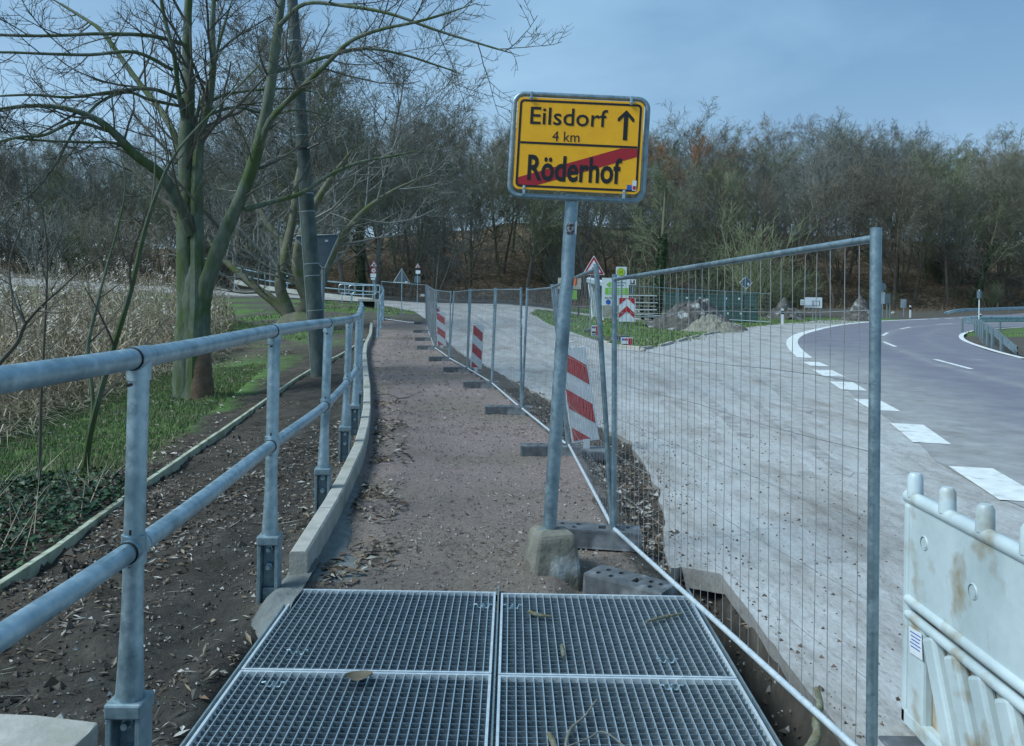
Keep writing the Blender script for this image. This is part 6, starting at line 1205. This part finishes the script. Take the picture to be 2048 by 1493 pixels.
n = 1500; Yp = 5.3 + 9 * g.random(n); Xp = fx(Yp) + .25 + (lx(Yp) - fx(Yp) - .2) * g.random(n); L1.append(leaves(Xp, Yp, HG(Xp, Yp) + .012, .03 + .05 * g.random(n), .01 + .015 * g.random(n), PAL, .9, g=g))
o = raw('fallen_leaves', *cat(L1)[:2], leafm, colr=cat(L1)[2]); tag(o, 'damp leaves in the dug strip under and beside the gratings', 'leaves', kind='stuff')
# grit and clods
def stones(X, Y, Z, s, pal, g=g):
    n = len(X); b = np.array([(1, 0, 0), (-.5, .87, 0), (-.5, -.87, 0), (0, 0, .8), (0, 0, -.6)]); v = b[None] * s[:, None, None] * (.6 + .8 * g.random((n, 5, 3))); a = g.random(n) * 6.28; c_, s_ = np.cos(a)[:, None], np.sin(a)[:, None]
    v = np.stack([v[:, :, 0] * c_ - v[:, :, 1] * s_, v[:, :, 0] * s_ + v[:, :, 1] * c_, v[:, :, 2]], -1) + np.stack([X, Y, Z], 1)[:, None]; f0 = np.array([(0, 1, 3), (1, 2, 3), (2, 0, 3), (1, 0, 4), (2, 1, 4), (0, 2, 4)]); f = (f0[None] + 5 * np.arange(n)[:, None, None]).reshape(-1, 3); p = np.array(pal)[g.integers(0, len(pal), n)] * (.7 + .6 * g.random(n))[:, None]
    return v.reshape(-1, 3), f, np.repeat(np.concatenate([p, np.ones((n, 1))], 1), 5, axis=0)
SP = [(.13, .105, .085), (.085, .07, .055), (.20, .17, .15), (.34, .33, .31), (.06, .05, .042)]
n = 9000; Yp = 2 + 9 * g.random(n) ** 1.2; Xp = kerbx(Yp) - .15 - 2.6 * g.random(n); S1 = stones(Xp, Yp, HG(Xp, Yp) + .006, .004 + .015 * g.random(n) ** 3, SP)
n = 6000; Yp = 4.75 + 8 * g.random(n) ** 1.3; Xp = kerbx(Yp) + .05 + (path_r(Yp) - kerbx(Yp) - .05) * g.random(n); S2 = stones(Xp, Yp, path_h(Xp, Yp) + .003, .004 + .012 * g.random(n) ** 3, [(.24, .18, .165), (.19, .145, .13), (.36, .32, .30), (.15, .115, .10), (.28, .235, .22)])
n = 3500; Yp = 2.4 + 11 * g.random(n); Xp = np.where(Yp < 5.2, .72 + .62 * g.random(n), fx(Yp) + .2 + (lx(Yp) - fx(Yp)) * g.random(n)); S3 = stones(Xp, Yp, HG(Xp, Yp) + .006, .007 + .028 * g.random(n) ** 3, SP)
n = 1600; Yp = 3 + 9 * g.random(n); Xp = lx(Yp) + .05 + 2.2 * g.random(n) ** 2; S4 = stones(Xp, Yp, hz(Xp, Yp) + .022, .003 + .012 * g.random(n) ** 3, [(.09, .075, .06), (.13, .10, .08)])
n = 2600; Yp = 1.9 + 9 * g.random(n) ** 1.2; Xp = kerbx(Yp) - .16 - 2.3 * g.random(n); kp = g.random(n) < np.clip((fbm(Xp, Yp, 1.4, 4, 71) - .42) * 5, 0, 1); Xp, Yp = Xp[kp], Yp[kp]; S5 = stones(Xp, Yp, HG(Xp, Yp) + .004, .012 + .04 * g.random(len(Xp)) ** 2, [(.045, .04, .034), (.07, .062, .052), (.032, .029, .025), (.09, .08, .068)])
c_ = cat([S1, S2, S3, S4, S5]); o = raw('gravel', c_[0], c_[1], stonem, colr=c_[2]); tag(o, 'loose grit and small clods scattered on path, slope and slab edge', 'gravel', kind='stuff')
# grass
def blades(X, Y, Z, h, w_, pal, g=g):
    n = len(X); a = g.random(n) * 6.283; b = g.random(n) * 6.283; t = (.2 + .8 * g.random(n))[:, None] * h[:, None]; B = np.stack([X, Y, Z], 1); s = np.stack([np.cos(a), np.sin(a), 0 * a], 1) * w_[:, None] / 2; T_ = B + np.stack([np.cos(b), np.sin(b), 0 * b], 1) * t * .7 + np.array([0, 0, 1]) * h[:, None]
    v = np.stack([B - s, B + s, T_], 1).reshape(-1, 3); p = np.array(pal)[g.integers(0, len(pal), n)] * (.7 + .6 * g.random(n))[:, None]; return v, np.arange(3 * n).reshape(n, 3), np.repeat(np.concatenate([p, np.ones((n, 1))], 1), 3, axis=0)
GP = [(.08, .16, .05), (.10, .185, .06), (.06, .12, .038), (.12, .17, .06), (.17, .21, .09), (.28, .26, .16), (.20, .17, .10)]
n = 120000; Yp = 7.2 + 15 * g.random(n) ** 1.15; Xp = kerbx(Yp) - 2.6 - 6.2 * g.random(n); kp = zone(zg, Xp, Yp) > .25 + .5 * g.random(n); Xp, Yp = Xp[kp], Yp[kp]; m_ = len(Xp); v = blades(Xp, Yp, HG(Xp, Yp) - .01, .035 + .07 * g.random(m_), .010 + .008 * g.random(m_), GP)
o = raw('grass', v[0], v[1], grassm, colr=v[2]); tag(o, 'green grass strip between the timber edging and the reeds', 'grass', kind='stuff')
n = 60000; bx0, bx1, by0, by1 = -1, 26, 26, 66; Xp = bx0 + (bx1 - bx0) * g.random(n); Yp = by0 + (by1 - by0) * g.random(n) ** 1.6; kp = zone(zg, Xp, Yp) > .3 + .4 * g.random(n); Xp, Yp = Xp[kp], Yp[kp]; m_ = len(Xp); v = blades(Xp, Yp, hz(Xp, Yp) - .02, .06 + .10 * g.random(m_), .03 + .03 * g.random(m_), GP + [(.16, .19, .05)])
v2n = 16000; Xp = -12 + 9 * g.random(v2n); Yp = 24 + 26 * g.random(v2n); kp = (zone(zg, Xp, Yp) > .4); Xp, Yp = Xp[kp], Yp[kp]; m_ = len(Xp); v2 = blades(Xp, Yp, HG(Xp, Yp) - .02, .06 + .10 * g.random(m_), .03 + .03 * g.random(m_), GP)
c_ = cat([v, v2]); o = raw('grass', c_[0], c_[1], grassm, colr=c_[2]); tag(o, 'short grass on the corner by the bus stop and the far verges', 'grass', kind='stuff')
# reeds
n = 3400; Yp = 11 + 24 * g.random(n); front = np.interp(Yp, [11, 15, 20, 26, 35], [-7.6, -8.3, -9.2, -9.4, -12]); Xp = front - 11 * g.random(n) ** 1.2 + .7 * (g.random(n) - .5) + 1.2 * (fbm(Yp, Yp * 0, .6, 3, 6) - .45); Zp = HG(Xp, Yp) - .05
h = (1.55 + 1.15 * g.random(n)) * (.62 + .38 * ss(0, 1.8, front - Xp)); az = rad(200) + g.normal(size=n) * .9; ln = .10 + .55 * g.random(n) ** 2; dirx = np.stack([np.cos(az) * ln, np.sin(az) * ln, 0 * ln], 1); B = np.stack([Xp, Yp, Zp], 1); t = np.array([0, .4, .75, 1.0]); St = B[:, None] + dirx[:, None] * (t[None, :, None] ** 1.6) * h[:, None, None] + np.array([0, 0, 1.0]) * (t[None, :, None] * h[:, None, None])
v, f = tubes_np(St, np.tile(np.array([.006, .0055, .0045, .003]), (n, 1)), 3); RP = np.array([(.28, .23, .15), (.37, .31, .21), (.18, .15, .10), (.44, .38, .28)]); pc_ = RP[g.integers(0, 4, n)] * (.75 + .5 * g.random(n))[:, None]; cs = np.repeat(np.concatenate([pc_, np.ones((n, 1))], 1), 12, axis=0); f = np.concatenate([f[:, [0, 1, 2]], f[:, [0, 2, 3]]]); RL = [(v, f, cs)]
# long leaf blades
for q in range(5):
    tt = .15 + .7 * g.random(n); S_ = B + dirx * (tt ** 1.6 * h)[:, None] + np.array([0, 0, 1.0]) * (tt * h)[:, None]; a = az + g.normal(size=n) * 1.3; l = .28 + .38 * g.random(n); D = np.stack([np.cos(a), np.sin(a), .3 + .5 * g.random(n)], 1); D = unit(D); s_ = np.stack([-np.sin(a), np.cos(a), 0 * a], 1) * .010; m1 = S_ + D * (l * .55)[:, None]; m2 = m1 + D * (l * .5)[:, None] * np.array([1, 1, 0]) - np.array([0, 0, 1.0]) * (l * (.05 + .35 * g.random(n)))[:, None]
    v = np.stack([S_ - s_, S_ + s_, m1 + s_, m1 - s_, m2], 1).reshape(-1, 3); i = 5 * np.arange(n)[:, None]; f = np.concatenate([i + np.array([[0, 1, 2]]), i + np.array([[0, 2, 3]]), i + np.array([[3, 2, 4]])]); pc2 = RP[g.integers(0, 4, n)] * (.8 + .6 * g.random(n))[:, None]; RL.append((v, f, np.repeat(np.concatenate([pc2, np.ones((n, 1))], 1), 5, axis=0)))
# plumes
kp = g.random(n) < .45; m_ = kp.sum(); T_ = St[kp, 3]; a = az[kp]
for q in range(11):
    zz = .24 * (q / 10) ** 1.0; S_ = T_ - np.array([0, 0, 1.0]) * .05 + np.array([0, 0, 1.0]) * zz * (.8 + .4 * g.random(m_))[:, None] + np.stack([np.cos(a), np.sin(a), 0 * a], 1) * (.25 * zz); aa = a + g.normal(size=m_) * .55; l = (.10 + .09 * g.random(m_)) * (1.25 - .7 * q / 10); D = np.stack([np.cos(aa) * .75, np.sin(aa) * .75, .25 - .8 * g.random(m_)], 1); s_ = np.stack([-np.sin(aa), np.cos(aa), 0 * aa], 1) * .02
    E_ = S_ + D * l[:, None]; v = np.stack([S_ - s_ * .4, S_ + s_ * .4, E_ + s_, E_ - s_], 1).reshape(-1, 3); i = 4 * np.arange(m_)[:, None]; f = np.concatenate([i + np.array([[0, 1, 2]]), i + np.array([[0, 2, 3]])]); pc2 = np.array([.44, .41, .36]) * (.6 + .75 * g.random(m_))[:, None]; RL.append((v, f, np.repeat(np.concatenate([pc2, np.ones((m_, 1))], 1), 4, axis=0)))
# flattened straw along the front
n3 = 5200; Yp = 10 + 17 * g.random(n3); Xp = np.interp(Yp, [10, 15, 20, 27], [-7.0, -7.9, -8.8, -8.9]) - 1.5 * g.random(n3) + .7 * (g.random(n3) - .5); a = rad(-60) + g.normal(size=n3) * .9; l = .25 + .5 * g.random(n3); S_ = np.stack([Xp, Yp, HG(Xp, Yp) + .03 + .30 * g.random(n3) ** 2], 1); D = np.stack([np.cos(a), np.sin(a), g.normal(size=n3) * .28], 1); s_ = np.stack([-np.sin(a), np.cos(a), 0 * a], 1) * .008
v = np.stack([S_ - s_, S_ + s_, S_ + D * l[:, None]], 1).reshape(-1, 3); pc2 = RP[g.integers(0, 4, n3)] * (.8 + .7 * g.random(n3))[:, None]; RL.append((v, np.arange(3 * n3).reshape(-1, 3), np.repeat(np.concatenate([pc2, np.ones((n3, 1))], 1), 3, axis=0)))
c_ = cat(RL); o = raw('reeds', c_[0], c_[1], reedm, colr=c_[2]); tag(o, 'bed of dry feathery reeds left of the big tree', 'reeds', kind='stuff')
# ivy and dead stalks left of the edging
n = 5200; Yp = 4.4 + 4.2 * g.random(n); Xp = kerbx(Yp) - 2.15 - 2.2 * g.random(n); kp = g.random(n) < np.clip((fbm(Xp, Yp, 1.1, 4, 61) - .33) * 4, .02, 1); Xp, Yp = Xp[kp], Yp[kp]; m_ = len(Xp); v = leaves(Xp, Yp, HG(Xp, Yp) + .02 + .13 * g.random(m_), .045 + .03 * g.random(m_), .04 + .025 * g.random(m_), [(.022, .055, .026), (.03, .07, .03), (.018, .042, .022), (.05, .09, .04)], 1.1, g=g)
v2n = 500; Yp = 4.6 + 4.4 * g.random(v2n); Xp = kerbx(Yp) - 2.3 - 2.4 * g.random(v2n); a = g.random(v2n) * 6.28; S_ = np.stack([Xp, Yp, HG(Xp, Yp) + .02], 1); D = np.stack([np.cos(a), np.sin(a), .3 + .9 * g.random(v2n)], 1) * (.2 + .35 * g.random(v2n))[:, None]; s_ = np.stack([-np.sin(a), np.cos(a), 0 * a], 1) * .005
vv = np.stack([S_ - s_, S_ + s_, S_ + D], 1).reshape(-1, 3); pc2 = np.array([(.30, .26, .18), (.16, .12, .08)])[g.integers(0, 2, v2n)]; c_ = cat([v, (vv, np.arange(3 * v2n).reshape(-1, 3), np.repeat(np.concatenate([pc2, np.ones((v2n, 1))], 1), 3, axis=0))])
o = raw('ivy', c_[0], c_[1], ivyl, colr=c_[2]); tag(o, 'dark ivy ground cover beyond the timber edging', 'ivy', kind='stuff')
# far undergrowth: a low tangle below the wood
n = 12000; Xp = -60 + 140 * g.random(n); Yp = np.interp(Xp, [-60, -20, 0, 30, 60, 120], [78, 76, 80, 88, 97, 115]) - 3 + 30 * g.random(n) ** 1.4; a = g.random(n) * 6.28; S_ = np.stack([Xp, Yp, HG(Xp, Yp)], 1); hh_ = .3 + 1.1 * g.random(n) ** 2; D = np.stack([np.cos(a) * .5, np.sin(a) * .5, .5 + .6 * g.random(n)], 1) * hh_[:, None]; s_ = np.stack([-np.sin(a), np.cos(a), 0 * a], 1) * .03
pc2 = np.array([(.11, .085, .055), (.17, .12, .07), (.07, .07, .04), (.22, .16, .10)])[g.integers(0, 4, n)]; o = raw('undergrowth', np.stack([S_ - s_, S_ + s_, S_ + D], 1).reshape(-1, 3), np.arange(3 * n).reshape(-1, 3), leafm, colr=np.repeat(np.concatenate([pc2, np.ones((n, 1))], 1), 3, axis=0)); tag(o, 'low brown undergrowth on the wooded slope', 'undergrowth', kind='stuff')

# ================================================================== twigs lying about
def twig(pts, rs, label, mt=lichen, name='fallen_twig', n=8):
    pts = [Vector(p) for p in pts]; sm = [Vector(q) for q in smooth_px([tuple(p) for p in pts], 5)]; r = np.interp(np.linspace(0, 1, len(sm)), np.linspace(0, 1, len(rs)), rs) * (1 + .25 * (rng.random(len(sm)) - .5)); m = MB(); m.tube(sm, list(r), n); o = build(name, m, mt, origin=sm[0], smooth=True); return tag(o, label, 'twig')
zt = ZG + .012
gz = lambda x, y, z=zt: PZ(x, y, z)
twig([gz(1058, 1223), gz(1075, 1230), gz(1105, 1233)], [.009, .010, .006], 'short dull lichen twig near the middle gap of the gratings')
twig([gz(1292, 1244), gz(1325, 1235), gz(1366, 1227)], [.007, .009, .006], 'grey green lichen twig near the right corner of the gratings')
twig([gz(1124, 1292), gz(1128, 1315)], [.011, .008], 'tiny lichen stub on the back right grating')
twig([gz(1193, 1400, zt + .02), gz(1170, 1432, zt + .01), gz(1142, 1458), gz(1132, 1490), gz(1136, 1530)], [.003, .005, .006, .0065, .0065], 'bare forked twig on the front right grating, its thick curved arm', M('bleached_twig', (.22, .23, .20), (.11, .11, .09), scale=30, rough=.9))
twig([gz(1130, 1495), gz(1175, 1478), gz(1206, 1464), gz(1250, 1495), gz(1270, 1530)], [.0025, .003, .0035, .003, .0025], 'thin bent twig crossing the front right grating', MATS['bleached_twig'])
twig([gz(1098, 1468), gz(1104, 1480), gz(1112, 1500)], [.009, .012, .012], 'mossy twig end at the bottom of the front right grating')
twig([P(1633, 1378, 3.18), P(1640, 1410, 3.1), P(1632, 1440, 3.05), P(1634, 1470, 3.0), P(1618, 1500, 2.95), P(1600, 1540, 2.9)], [.010, .014, .015, .018, .019, .020], 'thick mossy branch hanging over the fence bar at the slab edge', n=10)
twig([P(*q, 9.6) if False else PZ(q[0], q[1], .03) for q in ((756, 790), (780, 789), (800, 797), (822, 792), (843, 782))], [.006, .006, .006, .005, .003], 'thin curved twig lying across the red path', twigm)
m = MB(); c0 = gz(718, 1357, zt + .004); vs = []
for i in range(7):
    s = i / 6 - .5; wd = .045 * math.cos(s * 3.0) + .004
    for j in (-1, 0, 1): vs.append(c0 + Vector((s * .115, s * .02 + j * wd, .012 * abs(j) + .012 * (s * 2) ** 2)))
m.add(vs, [(3 * i + j, 3 * i + j + 3, 3 * i + j + 4, 3 * i + j + 1) for i in range(6) for j in range(2)]); o = build('dead_leaf', m, M('olive_leaf', (.10, .085, .05), (.16, .13, .09), scale=25, rough=.8), origin=c0, smooth=True); tag(o, 'single olive brown dead leaf on the front left grating', 'leaf')
